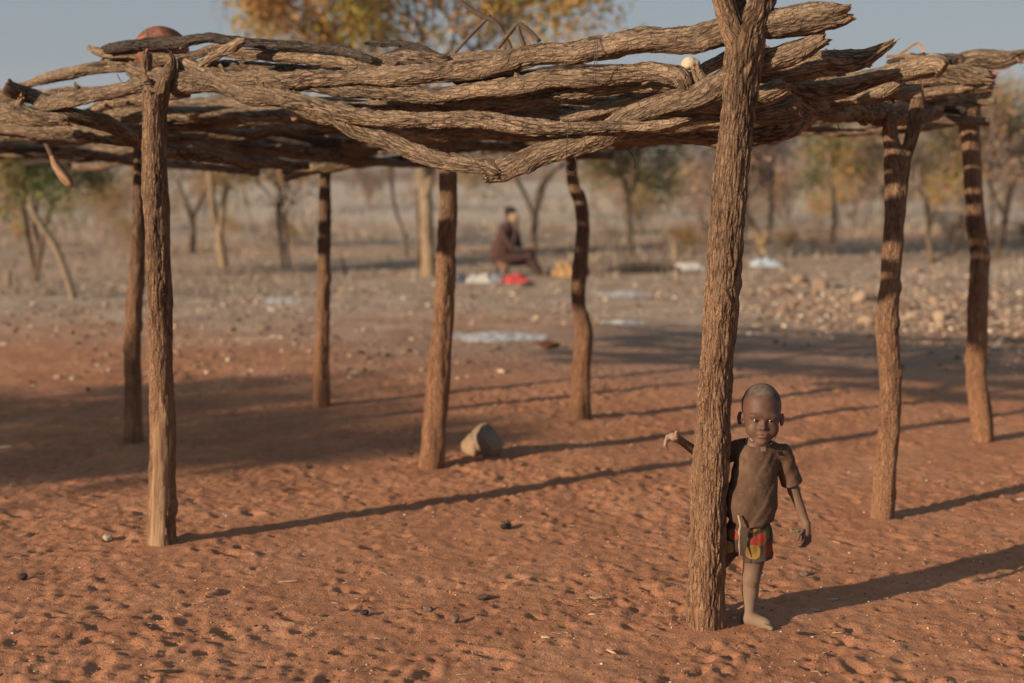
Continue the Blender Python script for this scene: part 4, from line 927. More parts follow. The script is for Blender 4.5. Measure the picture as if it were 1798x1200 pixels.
# ---------------------------------------------------------------- things on the ground by the sitting person
def cloth(name, px, py, L, W, Hh, mat, label, cat, seed):
    g = gp(px, py); n = 40; u, v = np.meshgrid(np.linspace(-1, 1, n), np.linspace(-1, 1, n)); r = np.sqrt(u * u + v * v) 
    env = np.clip(1 - (np.maximum(np.abs(u), np.abs(v))) ** 3, 0, 1); z = Hh * env * (.55 + 1.2 * np.abs(perlin2(u * 2.2 + seed, v * 2.2, seed))) + .006
    V = np.stack([u * L / 2 * (1 + .15 * perlin2(v * 2, u, seed + 1)), v * W / 2 * (1 + .2 * perlin2(u * 2, v, seed + 2)), z], -1).reshape(-1, 3)
    i = (np.arange(n - 1)[:, None] * n + np.arange(n - 1)).ravel(); Q = np.stack([i, i + 1, i + n + 1, i + n], 1)
    o = obj(name, raw_mesh(name, V, Q), mat); o.location = (g[0], g[1] + W / 2, gz(g[0], g[1] + W / 2)); return tag(o, label, cat)
Wt = flat('white_plastic', (.48, .47, .45), .5, .1, 20); Bl = flat('blue_cloth', (.05, .07, .12), .8); Rd = flat('red_cloth', (.50, .07, .07), .8, .15); Gw = flat('pale_blue_plastic', (.42, .50, .58), .4, .1)
cloth('cloth', 903, 497, .50, .35, .13, Rd, 'bright red cloth heap on the ground before the sitting person', 'cloth', 2)
cloth('plastic_bag', 842, 496, .40, .3, .15, Wt, 'crumpled white bag left of the red cloth', 'bag', 4)
cloth('cloth', 812, 494, .24, .2, .11, Bl, 'small dark blue bundle left of the white bag', 'cloth', 6)
cloth('plastic_bag', 872, 497, .22, .2, .15, flat('grey_blue_plastic', (.2, .23, .28), .5), 'grey blue bag between white bag and red cloth', 'bag', 8)
cloth('sack', 992, 487, .42, .3, .24, flat('tan_sack', (.40, .24, .12), .85), 'tan bundle right of the sitting person\'s feet', 'sack', 10)
cloth('cloth', 926, 502, .18, .14, .08, CHARC, 'black scrap right of the red cloth', 'cloth', 12)
cloth('plastic_sheet', 1212, 476, .55, .4, .13, Wt, 'white sheet lying left of the big post in the background', 'plastic sheet', 14)
cloth('plastic_sheet', 1347, 470, .55, .4, .16, Gw, 'pale blue white sheet right of the big post', 'plastic sheet', 16)
o = bark_obj('log', [tube(P_px([(1064, 476, 7), (1110, 473, 9), (1160, 473, 9), (1194, 476, 7)], gp(1120, 480)[1]), 20, .05, .008, 30, .1)], BARKD); tag(o, 'dark log lying on the ground left of the white sheet', 'log')
o = bark_obj('stump', [tube([[*gp(1186, 462)[:2], -.05, .05]] + P_px([(1186, 460, 5), (1186, 440, 5), (1184, 428, 6)], gp(1186, 462)[1]), 14, .04, .004, 30, .1)], BARKP); tag(o, 'short orange tan stake beside the white sheet', 'stump')
for st, lb in (([(606, 482, 3), (604, 470, 3), (598, 452, 2)], 'dark stub stake right of the slim back post'), ([(1630, 462, 3), (1682, 440, 3)], 'thin fallen pole behind the two right posts')):
    o = bark_obj('stake', [tube(P_px(st, gp(st[0][0], st[0][1] + 2)[1]), 12, .05, .004, 30, .1)], BARKD); tag(o, lb, 'stake')
# ash spread on the ground
ASH = flat('ash', (.42, .42, .43), .95, .35, 9, .5, .01)
def ash(px, py, L, W, label, seed):
    g = gp(px, py); n = 60; u, v = np.meshgrid(np.linspace(-1, 1, n), np.linspace(-1, 1, n)); r = np.sqrt(u * u + v * v) * (1 + .5 * perlin2(u * 1.6, v * 1.6, seed))
    hx, hy = g[0] + u * L / 2, g[1] + v * W / 2; hh = (1 - r) * .035 + .022 * perlin2(hx * 9, hy * 5, seed + 1) + .012 * perlin2(hx * 22, hy * 22, seed)
    V = np.stack([hx, hy, zgrid(hx, hy) + hh - .004], -1).reshape(-1, 3)
    i = (np.arange(n - 1)[:, None] * n + np.arange(n - 1)).ravel(); Q = np.stack([i, i + 1, i + n + 1, i + n], 1)
    keep = (r.reshape(-1)[Q] < 1.25).all(1)
    o = obj('ash_patch', raw_mesh('ash_patch', V, Q[keep]), ASH); return tag(o, label, 'ash')
ash(868, 590, 1.1, 1.0, 'large pale ash spread between the middle post and the kinked post', 3)
ash(497, 527, .62, .7, 'white ash patch left of the slim back post', 5)
ash(1095, 516, .8, .9, 'grey ash patch right of the kinked post', 7)
ash(1095, 566, .5, .5, 'small bluish ash patch behind the foot of the kinked post', 9)

# ---------------------------------------------------------------- people: smooth implicit bodies turned into one mesh
def rc(p, a, b, ra, rb):
    a, b = np.asarray(a), np.asarray(b); ab_ = b - a; t = np.clip(((p - a) @ ab_) / (ab_ @ ab_), 0, 1)
    return np.linalg.norm(p - a - t[..., None] * ab_, axis=-1) - (ra + (rb - ra) * t)
def ell(p, c, r, rot=None):
    q = p - np.asarray(c)
    if rot is not None: q = q @ rot
    r = np.asarray(r); k0 = np.linalg.norm(q / r, axis=-1); k1 = np.linalg.norm(q / (r * r), axis=-1) + 1e-9
    return k0 * (k0 - 1) / k1
def smin(a, b, k): h = np.clip(.5 + .5 * (b - a) / k, 0, 1); return b * (1 - h) + a * h - k * h * (1 - h)
def smax(a, b, k): return -smin(-a, -b, k)
def rotz(a): c, s = math.cos(a), math.sin(a); return np.array([[c, -s, 0], [s, c, 0], [0, 0, 1]])
def rotx(a): c, s = math.cos(a), math.sin(a); return np.array([[1, 0, 0], [0, c, -s], [0, s, c]])
def roty(a): c, s = math.cos(a), math.sin(a); return np.array([[c, 0, s], [0, 1, 0], [-s, 0, c]])
def surface(name, f, lo, hi, h, m=7):
    lo, hi = np.asarray(lo, float), np.asarray(hi, float); nc = np.ceil((hi - lo) / (h * m)).astype(int); n = nc * m
    ax = [lo[i] + (np.arange(nc[i]) + .5) * h * m for i in range(3)]
    G = np.stack(np.meshgrid(*ax, indexing='ij'), -1).reshape(-1, 3); Dc = f(G).astype(np.float32).reshape(nc)
    D = np.repeat(np.repeat(np.repeat(Dc, m, 0), m, 1), m, 2)
    act = np.argwhere(np.abs(Dc) < h * m * 1.15)
    sub = np.stack(np.meshgrid(np.arange(m), np.arange(m), np.arange(m), indexing='ij'), -1).reshape(-1, 3)
    for s in range(0, len(act), 1500):
        idx = (act[s:s + 1500, None] * m + sub[None]).reshape(-1, 3); P = lo + (idx + .5) * h
        D[idx[:, 0], idx[:, 1], idx[:, 2]] = f(P)
    S = (D < 0).astype(np.uint8); cnt = sum(S[a:n[0] - 1 + a, b:n[1] - 1 + b, c:n[2] - 1 + c] for a in (0, 1) for b in (0, 1) for c in (0, 1))
    cells = np.argwhere((cnt > 0) & (cnt < 8)); vid = -np.ones(tuple(n - 1), np.int32); vid[tuple(cells.T)] = np.arange(len(cells))
    acc = np.zeros((len(cells), 3)); num = np.zeros(len(cells))
    cr = [np.array(x) for x in [(0, 0, 0), (1, 0, 0), (0, 1, 0), (1, 1, 0), (0, 0, 1), (1, 0, 1), (0, 1, 1), (1, 1, 1)]]
    for a in range(8):
        for b in range(a + 1, 8):
            if np.abs(cr[a] - cr[b]).sum() != 1: continue
            A, B = cells + cr[a], cells + cr[b]; da, db = D[tuple(A.T)], D[tuple(B.T)]; c = (da < 0) != (db < 0)
            t = np.where(c, da / np.where(c, da - db, 1), 0)[:, None]; acc += np.where(c[:, None], cr[a] + (cr[b] - cr[a]) * t, 0); num += c
    V = lo + (cells + acc / num[:, None] + .5) * h; Q = []
    for axn in range(3):
        sl0 = [slice(0, n[i]) for i in range(3)]; sl1 = list(sl0); sl0[axn] = slice(0, n[axn] - 1); sl1[axn] = slice(1, n[axn])
        e = np.argwhere(S[tuple(sl0)] != S[tuple(sl1)]); o1, o2 = [(1, 2), (2, 0), (0, 1)][axn]
        ok = (e[:, o1] > 0) & (e[:, o2] > 0) & (e[:, o1] < n[o1] - 1) & (e[:, o2] < n[o2] - 1); e = e[ok]
        def c_(d1, d2): q = e.copy(); q[:, o1] -= d1; q[:, o2] -= d2; return vid[tuple(q.T)]
        q = np.stack([c_(1, 1), c_(0, 1), c_(0, 0), c_(1, 0)], 1); fl = S[tuple(e.T)] == 0; q[fl] = q[fl][:, ::-1]; Q.append(q)
    Q = np.vstack(Q); Q = Q[(Q >= 0).all(1)]
    return V, Q

def person_skin():
    m = M('skin', .52, .35); c = m.at('col', 'Color'); p = m.obj()
    n = m.noise(p, 40, 5, .6); m.base(m.mix(m.mapr(n, .35, .7, 0, .35), c, m.mix(.5, c, (.25, .17, .12))))
    m.set(m.b.inputs['Roughness'], m.mapr(m.at('dustm'), 0, 1, .58, .92)); m.set(m.b.inputs['Subsurface Weight'], .0)
    m.nor(m.bump(m.noise(p, 160, 4), .25, .002)); return m.m
SKIN = person_skin()
YCH = gp(1316, 1096)[1]                                               # the child stands just behind the post
def c(px, py, dy=0.0): return at(px, py, YCH + dy)
foot_y = gp(1316, 1095)[1]
HC = c(1337, 727, -.03); HR = rotz(R(-3)) @ rotx(R(3)) @ roty(R(2))
chest, belly, pelvis = c(1327, 812), c(1317, 880, -.012), c(1313, 935)
shL, shR = c(1374, 797, .0), c(1292, 790, .035); elL, wrL = c(1394, 862, .02), c(1416, 921, -.02)
elR, wrR = c(1242, 808, .085), c(1194, 773, .02)
hipL, knL, anL = c(1330, 945), c(1319, 1015, -.015), c(1316, 1083, -.005)
hipR, knR, anR = c(1290, 945, .035), c(1250, 1004, .09), c(1224, 1066, .12)
mm = YCH / FPX
def hand(p, wr, palm, n, fingers, thumb, d):
    r = ell(p, (np.asarray(wr) * .35 + np.asarray(palm) * .65), (.0165, .0165, .0165)); r = smin(r, rc(p, wr, palm, .0135, .0175), .008)
    for f in fingers:
        q = rc(p, f[0], f[1], .0072, .0064)
        for a_, b_ in zip(f[1:-1], f[2:]): q = smin(q, rc(p, a_, b_, .0064, .0055), .002)
        r = smin(r, q, .0035)
    q = rc(p, thumb[0], thumb[1], .0078, .0062)
    for a_, b_ in zip(thumb[1:-1], thumb[2:]): q = smin(q, rc(p, a_, b_, .0062, .0052), .002)
    return smin(d, smin(r, q, .004), .008)
def head_sdf(p):
    q = (p - HC) @ HR; x, ax_ = q[:, 0], np.abs(q[:, 0]); qs = q.copy(); qs[:, 0] = ax_
    d = ell(q, (0, .016, .026), (.0735, .090, .0865))
    d = smin(d, ell(q, (0, -.018, -.036), (.059, .062, .074)), .028)
    d = smin(d, ell(qs, (.032, -.050, -.047), (.026, .024, .026)), .022)
    d = smin(d, ell(q, (0, -.058, -.090), (.022, .020, .017)), .022)
    d = smin(d, ell(qs, (.026, -.066, .006), (.024, .012, .009)), .012)      # brow
    d = smax(d, -ell(qs, (.028, -.092, -.012), (.018, .019, .012)), .012)     # sockets
    d = smin(d, ell(qs, (.028, -.0665, -.0035), (.0165, .0085, .0055)), .003)  # upper lid
    d = smin(d, ell(qs, (.028, -.0660, -.0205), (.0155, .0080, .0048)), .003)  # lower lid
    d = smax(d, -ell(qs, (.028, -.078, -.0118), (.0140, .0110, .0038)), .0015)
    nose = rc(q, (0, -.070, -.004), (0, -.0855, -.032), .0065, .0085); nose = smin(nose, ell(qs, (.0105, -.079, -.036), (.0082, .0090, .0072)), .006)
    nose = smin(nose, ell(q, (0, -.086, -.035), (.009, .009, .0075)), .006)
    d = smin(d, nose, .007); d = smax(d, -ell(qs, (.0055, -.086, -.0435), (.0036, .0050, .0030)), .0015)
    d = smin(d, ell(q, (0, -.072, -.060), (.021, .011, .0145)), .012)          # muzzle
    d = smin(d, ell(qs, (.006, -.0815, -.0565), (.0125, .0068, .0052)), .004); d = smin(d, ell(q, (0, -.0800, -.0680), (.0160, .0075, .0062)), .003)
    d = smax(d, -ell(q, (0, -.090, -.0620), (.0150, .0085, .0015)), .0015)
    ear = ell(qs @ rotz(-.55), (.0650, .0430, -.020), (.0055, .0165, .0255)); ear = smax(ear, -ell(qs, (.0840, -.010, -.016), (.0060, .0080, .0130)), .004)
    return smin(d, ear, .006)
def body_sdf(p):
    d = head_sdf(p)
    neck = rc(p, HC + HR @ np.array([0, .015, -.07]), chest + np.array([0, .0, .055]), .036, .042); d = smin(d, neck, .018)
    t = rc((p - chest) * np.array([1, 1.25, 1]) + chest, chest + np.array([0, 0, .02]), belly, .066, .074)
    t = smin(t, rc((p - chest) * np.array([1, 1.2, 1]) + chest, belly, pelvis, .074, .07), .03)
    t = smin(t, rc(p, shL + np.array([-.02, 0, 0]), shR + np.array([.02, 0, 0]), .032, .032), .03); d = smin(d, t, .02)
    d = smin(d, rc(p, shL, elL, .0285, .0215), .015); d = smin(d, rc(p, elL, wrL, .0215, .0140), .010)
    d = smin(d, rc(p, shR, elR, .0285, .0215), .015); d = smin(d, rc(p, elR, wrR, .0215, .0145), .010)
    for hp, kn, an in ((hipL, knL, anL), (hipR, knR, anR)):
        d = smin(d, rc(p, hp, kn, .050, .0330), .025); d = smin(d, rc(p, kn, an, .0290, .0205), .012)
        calf = kn * .68 + an * .32 + np.array([.0, .010, 0]); d = smin(d, ell(p, calf, (.0280, .031, .055)), .02)
        d = smin(d, ell(p, kn + np.array([0, -.014, 0]), (.024, .018, .026)), .015)
    # left foot, toes towards lower right
    hl = np.array([anL[0] - .004, anL[1] + .022, .024]); ball = np.array([anL[0] + .058, anL[1] - .050, .016]); d = smin(d, rc(p, anL, hl, .023, .021), .012); d = smin(d, rc(p, hl, ball, .023, .019), .02)
    d = smin(d, rc(p, anL + np.array([0, 0, -.01]), ball + np.array([-.01, .01, .004]), .024, .017), .015)
    fd = np.array([.76, -.65, 0]); fs = np.array([.65, .76, 0])
    for k in range(5):
        o_ = ball + fs * (-.020 + .0105 * k) + fd * (.008 - .004 * abs(k - .8)); L = [.026, .023, .021, .018, .014][k]; r0 = [.0092, .0072, .0068, .0064, .0062][k]
        d = smin(d, rc(p, o_, o_ + fd * L + np.array([0, 0, -.004 - .002 * k * .3]), r0, r0 * .92), .0022)
    hr = np.array([anR[0] + .004, anR[1] + .012, .032]); br = np.array([anR[0] - .048, anR[1] - .075, .016]); d = smin(d, rc(p, anR, hr, .022, .020), .012); d = smin(d, rc(p, hr, br, .021, .018), .02)
    for k in range(5):
        o_ = br + np.array([-.018 + .009 * k, -.008 + .003 * k, 0]); d = smin(d, rc(p, o_, o_ + np.array([-.013, -.018, -.003]), .0072, .0062), .004)
    # hanging hand, fingers curled round a dry leaf
    P0 = c(1415, 936, -.03)
    fg = []
    for k in range(4):
        a_ = c(1411 + 3.6 * k, 941, -.040 + .014 * k); b_ = c(1410 + 3.9 * k, 950 + [0, 2, 2, 0][k], -.046 + .013 * k); e_ = c(1406 + 3.8 * k, 957 + [0, 2, 1, -2][k], -.054 + .012 * k); g_ = c(1401 + 3.8 * k, 958 + [0, 2, 1, -2][k], -.05 + .012 * k); fg.append([a_, b_, e_, g_])
    d = hand(p, wrL, P0, None, fg, [c(1409, 932, -.045), c(1403, 940, -.058), c(1401, 948, -.058)], d)
    # hand wrapped round behind the post, fingers drooping
    P1 = c(1182, 768, -.01); fg = []
    for k in range(4):
        a_ = c(1180 - 2.0 * k, 763 + 3.2 * k, .022 - .014 * k); b_ = c(1172 - 1.0 * k, 766 + 3.2 * k, .016 - .016 * k); e_ = c(1168.5 - .3 * k, 775 + 3.0 * k, .010 - .016 * k); g_ = c(1169.5 + .6 * k, 780 + 2.6 * k, .006 - .016 * k); fg.append([a_, b_, e_, g_])
    d = hand(p, wrR, P1, None, fg, [c(1189, 769, -.026), c(1186.5, 762, -.032), c(1187.5, 758.5, -.032)], d)
    return d
lo = np.array([c(1158, 700)[0], YCH - .19, -.02]); hi = np.array([c(1432, 700)[0], YCH + .19, c(1300, 655)[2]])
V, Q = surface('body', body_sdf, lo, hi, .0021)
me = raw_mesh('body', V, Q)
q = (V - HC) @ HR; n1 = perlin(V * 22); n2 = perlin(V * 60); n3 = perlin(V * 9)
skin = np.array([.088, .040, .027]); col = np.tile(skin, (len(V), 1)); dm = np.zeros(len(V))
def blend(mask, cc): 
    global col; col = col * (1 - mask[:, None]) + np.array(cc) * mask[:, None]
ss = lambda x, a, b: np.clip((x - a) / (b - a), 0, 1) ** 2 * (3 - 2 * np.clip((x - a) / (b - a), 0, 1))
zz = V[:, 2]; zh = HC[2] - .12
blend(ss(q[:, 2], -.02, -.08) * (zz > zh) * (.25 + .4 * (n1 > 0)), (.15, .085, .06))          # dusty lower face
d_ = ss(-zz, -.30, -.12) * .75 + .15; d_ = np.where(zz < .42, d_, 0) * (.85 + .3 * n1); blend(np.clip(d_ + .25 * n3, 0, .85), (.225, .158, .115)); dm = np.maximum(dm, d_)
am = (zz > .35) & ((V[:, 0] > elL[0] - .03) | (V[:, 0] < elR[0] + .03)); blend(am * (.38 + .5 * n1), (.20, .135, .10)); dm = np.maximum(dm, am * .6)
fing = ((np.linalg.norm(V - c(1170, 775), axis=1) < .045) | (np.linalg.norm(V - c(1186, 756, -.03), axis=1) < .022)); blend(fing * .6, (.36, .25, .18))
hair = ss(q[:, 2] + .45 * q[:, 1] + .012 * n1 + .006 * n2, .040, .066) * ss(q[:, 2], -.03, .0)
blend(hair, (.030, .026, .025)); blend(hair * ss(q[:, 2] - .25 * q[:, 1] + .025 * n3, .070, .105) * (.45 + .6 * n2), (.17, .13, .105)); dm = np.maximum(dm, hair)
blend(((np.abs(q[:, 2] + .0625) < .0115) & (np.abs(q[:, 0]) < .0175) & (q[:, 1] < -.074)) * ss(-q[:, 1], .074, .079) * .55, (.16, .075, .064))
br_ = np.exp(-((q[:, 2] - .010 - .05 * (np.abs(q[:, 0]) - .028) * (np.abs(q[:, 0]) > .028) * -1) / .0035) ** 2) * ((np.abs(q[:, 0]) > .010) & (np.abs(q[:, 0]) < .043) & (q[:, 1] < -.03)); blend(br_ * .55, (.03, .018, .014))
ey_ = ((np.abs(np.abs(q[:, 0]) - .028) / .0165) ** 2 + ((q[:, 2] + .0118) / .0062) ** 2 < 1) & (q[:, 1] < -.04); blend(ey_ * .85, (.018, .010, .009))
attr(me, 'col', np.clip(col, .005, 1), 'FLOAT_COLOR'); attr(me, 'dustm', np.clip(dm, 0, 1))
person = empty('person', (anL[0], anL[1], 0)); tag(person, 'child in brown T-shirt and patterned shorts leaning on the big front post', 'person')
child_of(obj('body', me, SKIN), person)
EYE = M('eye', .15, .5); _p = EYE.obj(); _s = EYE.n('SeparateXYZ', {'Vector': _p}); _r = EYE.n('VectorMath', operation='LENGTH'); EYE.set(_r.inputs[0], EYE.vmul(_p, (1, 0, 1)))
EYE.base(EYE.ramp(_r.outputs['Value'], [(.0, (.006, .004, .003)), (.0057, (.014, .007, .004)), (.0066, (.15, .11, .08)), (.02, (.13, .09, .065))])); 
for sx in (-1, 1):
    o = obj('eyeball', raw_mesh('eyeball', I3[0] * .0122, I3[1]), EYE.m); o.location = HC + HR @ np.array([sx * .028, -.0640, -.0115]); o.rotation_euler = (R(-9), 0, R(-1)); child_of(o, person)

# clothes
def torso_line(p, r1, r2, sq=1.25):
    t = rc((p - chest) * np.array([1, sq, 1]) + chest, chest + np.array([.002, 0, .012]), belly + np.array([.006, 0, 0]), r1, r2)
    return smin(t, rc((p - chest) * np.array([1, sq, 1]) + chest, belly + np.array([.006, 0, 0]), pelvis + np.array([.004, -.0, .03]), r2, r2 * .97), .03)
hemz = c(1320, 917)[2]
def shirt_sdf(p):
    t = torso_line(p, .084, .091, 1.18)
    t = smin(t, rc(p, shL + np.array([-.035, 0, .004]), shR + np.array([.035, 0, .004]), .037, .037), .022)
    slv = lambda s, e: rc(p, s, s + (e - s) * .80, .0375, .0400)
    t = smin(t, slv(shL, elL), .014); t = smin(t, slv(shR, elR), .014)
    # folds: drape from the armpit and across the belly, small wrinkles
    w1 = (p[:, 0] - chest[0]) * 30 + (p[:, 2] - chest[2]) * 16; w2 = (p[:, 0] - chest[0]) * -34 + (p[:, 2] - chest[2]) * 20
    f = .0050 * perlin(np.stack([w1, p[:, 1] * 8, p[:, 2] * 5], 1)) + .0045 * perlin(np.stack([w2 + 7, p[:, 1] * 8, p[:, 2] * 6 + 3], 1)) + .0011 * perlin(p * 75)
    fold = 9 + np.abs((p[:, 0] - (c(1362, 0)[0] + (p[:, 2] - c(0, 845)[2]) * .42)) / .008); f += -.006 * np.exp(-fold ** 2) * (p[:, 2] < shL[2] - .01) * (p[:, 2] > c(0, 885)[2])
    t = t + f * 1.25
    hz = hemz + .006 * np.sin((p[:, 0] - chest[0]) * 38) + .010 * ((p[:, 0] - belly[0] - .02) / .08) ** 2
    t = smax(t, hz - p[:, 2], .003)
    for s, e in ((shL, elL), (shR, elR)):
        d_ = (e - s) / np.linalg.norm(e - s); pl = (p - (s + (e - s) * .80)) @ d_; near_ = np.linalg.norm(p - (s + (e - s) * .85), axis=1) < .07
        t = np.where(near_, smax(t, pl, .002), t); t = np.where(near_, np.maximum(t, -(rc(p, s + (e - s) * .62, e + (e - s) * .2, .0300, .0350))), t)
    # hollow under the hem and at the neck
    t = np.maximum(t, -np.maximum(torso_line(p, .077, .0835, 1.18) + .001, p[:, 2] - hemz - .05))
    neck = rc(p, HC + HR @ np.array([0, .012, -.06]), chest + np.array([0, 0, .070]), .047, .049)
    t = smax(t, -neck, .004)
    t = smin(t, smax(np.abs(rc(p, chest + np.array([0, .004, .085]), chest + np.array([0, .006, .066]), .049, .051)) - .0022, np.abs(p[:, 2] - chest[2] - .062 - .25 * (p[:, 1] - chest[1])) - .007, .002), .004)
    hole = np.linalg.norm((p - c(1393, 818, -.030)) * np.array([1.8, 1, .75]), axis=1) - .0050
    return np.maximum(t, -hole)
V, Q = surface('shirt', shirt_sdf, [lo[0] + .06, YCH - .15, hemz - .03], [hi[0], YCH + .15, c(0, 755)[2] + .01], .0022)
m = M('brown_tshirt', .95, .08); p_ = m.obj(); n = m.noise(p_, 11, 5, .65); n2 = m.noise(p_, 60, 4, .6)
cc_ = m.ramp(n, [(.3, (.078, .047, .033)), (.55, (.112, .069, .049)), (.75, (.165, .108, .08))])
m.base(m.mix(m.mapr(n2, .62, .75, 0, .4), cc_, (.30, .22, .16))); wv_ = m.n('TexWave', {'Vector': p_, 'Scale': 260.0, 'Distortion': .5}).outputs[1]
m.nor(m.bump(m.math('ADD', n2, m.math('MULTIPLY', wv_, .2)), .35, .002)); SHIRT = m.m
shirt = child_of(obj('shirt', raw_mesh('shirt', V, Q), SHIRT), person)
# small pale tag hanging from the collar
tg = I2[0].copy(); tg = np.sign(tg) * np.abs(tg) ** .3 * np.array([.0095, .0012, .0085]); o = obj('collar_flap', raw_mesh('collar_flap', tg, I2[1]), flat('flap', (.16, .105, .082), .9)); o.location = c(1340, 789, -.089); o.rotation_euler = (R(-28), 0, R(0)); child_of(o, person)
# shorts
shz, swz = c(0, 984)[2], c(0, 903)[2]; shzR = c(0, 976)[2]
def shorts_sdf(p):
    t = rc((p - pelvis) * np.array([1, 1.2, 1]) + pelvis, pelvis + np.array([.004, 0, .055]), pelvis + np.array([.006, 0, -.01]), .075, .083)
    a_ = rc(p, c(1330, 940), c(1330, 1000), .052, .066); b_ = rc(p, c(1292, 940, .01), c(1276, 992, .02), .052, .064)
    t = smin(t, smin(a_, b_, .006), .02)
    f = .004 * perlin(np.stack([p[:, 0] * 55, p[:, 1] * 40, p[:, 2] * 9], 1)) + .001 * perlin(p * 70); t = t + f
    z0 = np.where(p[:, 0] > c(1301, 0)[0], shz + .010 * (p[:, 0] - c(1330, 0)[0]) / .06, shzR)
    t = smax(t, z0 - p[:, 2], .002); t = np.maximum(t, p[:, 2] - swz - .02)
    inn = np.minimum(rc(p, c(1330, 960), c(1330, 1010), .055, .0635), rc(p, c(1290, 960, .01), c(1274, 1000, .02), .055, .061)); t = np.maximum(t, -np.maximum(inn, p[:, 2] - shz - .04))
    return t
V, Q = surface('shorts', shorts_sdf, [c(1225, 0)[0], YCH - .14, shz - .03], [c(1385, 0)[0], YCH + .15, swz + .05], .0022)
m = M('printed_shorts', .92, .1); p_ = m.n('NewGeometry').outputs['Position']; base_ = m.mix(m.noise(p_, 30, 4), (.042, .030, .026), (.085, .060, .048))
xyz = m.n('SeparateXYZ', {'Vector': p_})
def blob(px, py, rx, rz, cc, border=None, cut=None, rot=0):
    global base_
    o_ = c(px, py, -.07); x = m.math('SUBTRACT', xyz.outputs[0], float(o_[0])); z = m.math('SUBTRACT', xyz.outputs[2], float(o_[2]))
    cr_, sr_ = math.cos(rot), math.sin(rot); u = m.math('ADD', m.math('MULTIPLY', x, cr_), m.math('MULTIPLY', z, sr_)); v = m.math('SUBTRACT', m.math('MULTIPLY', z, cr_), m.math('MULTIPLY', x, sr_))
    nn = m.math('MULTIPLY', m.math('SUBTRACT', m.noise(p_, 45, 2), .5), .35)
    e = m.math('ADD', m.math('ADD', m.math('POWER', m.math('ABSOLUTE', m.math('DIVIDE', u, rx * mm)), 2.4), m.math('POWER', m.math('ABSOLUTE', m.math('DIVIDE', v, rz * mm)), 2.4)), nn)
    if cut is not None: e = m.math('MAXIMUM', e, m.mapr(v, (cut - .5) * mm, (cut + .5) * mm, 0, 3))
    if border: base_ = m.mix(m.mapr(e, 1.35, 1.55, 1, 0), base_, border)
    base_ = m.mix(m.mapr(e, .92, 1.02, 1, 0), base_, cc)
YEL, RED_, GRN = (.24, .15, .045), (.26, .045, .028), (.10, .10, .05)
blob(1330, 943, 17, 17, RED_, GRN, 3, .35); blob(1323, 971, 13, 14, YEL); blob(1300, 912, 17, 9, RED_, None, None, -.3); blob(1352, 968, 8, 14, (.20, .045, .03)); blob(1331, 929, 17, 3.2, YEL, None, None, .45)
blob(1281, 966, 9, 12, YEL); blob(1276, 922, 8, 10, YEL); blob(1348, 912, 6, 7, RED_); blob(1350, 938, 4, 12, GRN); blob(1290, 942, 7, 8, RED_, GRN)
blob(1325, 908, 8, 6, (.05, .03, .03)); m.base(base_); m.nor(m.bump(m.noise(p_, 90, 4), .4, .002))
child_of(obj('shorts', raw_mesh('shorts', V, Q), m.m), person)
v, q_, t = plain_tube([[*c(1296, 905, -.095), .0036], [*c(1299, 915, -.098), .0048], [*c(1300, 925, -.098), .004], [*c(1298, 934, -.098), .0056], [*c(1299, 939, -.098), .0062], [*c(1298.5, 944, -.096), .003], [*c(1298, 960, -.09), .0032], [*c(1299, 975, -.085), .0016]], 8, .004)
child_of(obj('drawstring', raw_mesh('drawstring', v, [q_, t]), flat('cord', (.34, .235, .16), .9)), person)
# bead necklace
nk = [c(1314, 765, -.035), c(1318, 771, -.055), c(1325, 777, -.070), c(1332, 781.5, -.080), c(1341, 783, -.086), c(1349, 782, -.084), c(1355, 778, -.076), c(1360, 772, -.058), c(1363, 766, -.04)]
v, q_, t = plain_tube([[*a, .0012] for a in nk], 5, .004); neckl = empty('necklace', tuple(nk[4])); tag(neckl, 'thin string of turquoise and white beads round the child\'s neck', 'necklace')
child_of(obj('string', raw_mesh('string', v, [q_, t]), WIRE), neckl)
S_ = spline([[*a, 1] for a in nk], .0042)[:, :3]; bm_ = [flat('bead_blue', (.05, .28, .36), .3, .2), flat('bead_white', (.6, .62, .58), .3, .1), flat('bead_navy', (.03, .05, .12), .3, .2)]
bms = [raw_mesh('bead', I1[0] * .0024, I1[1]) for _ in range(3)]
for a_, b_ in zip(bms, bm_): a_.materials.append(b_)
for k, a in enumerate(S_):
    if k % 5 == 3: continue
    o = obj('bead', bms[[0, 1, 0, 2, 0, 1][k % 6]], None); o.location = a; child_of(o, neckl)
# the dry leaf in the hand
lf = I3[0].copy() * np.array([.019, .012, .008]); lf[:, 2] += .012 * np.sin(lf[:, 0] * 160) * .5 + .008 * perlin(lf * 110); o = obj('dry_leaf', raw_mesh('dry_leaf', lf, I3[1]), flat('crumpled_leaf', (.17, .14, .075), .85, .5, 120)); o.location = c(1395, 933, -.05); o.rotation_euler = (0, R(38), 0)
tag(o, 'crumpled olive brown dry leaf held in the child\'s hanging hand', 'leaf')

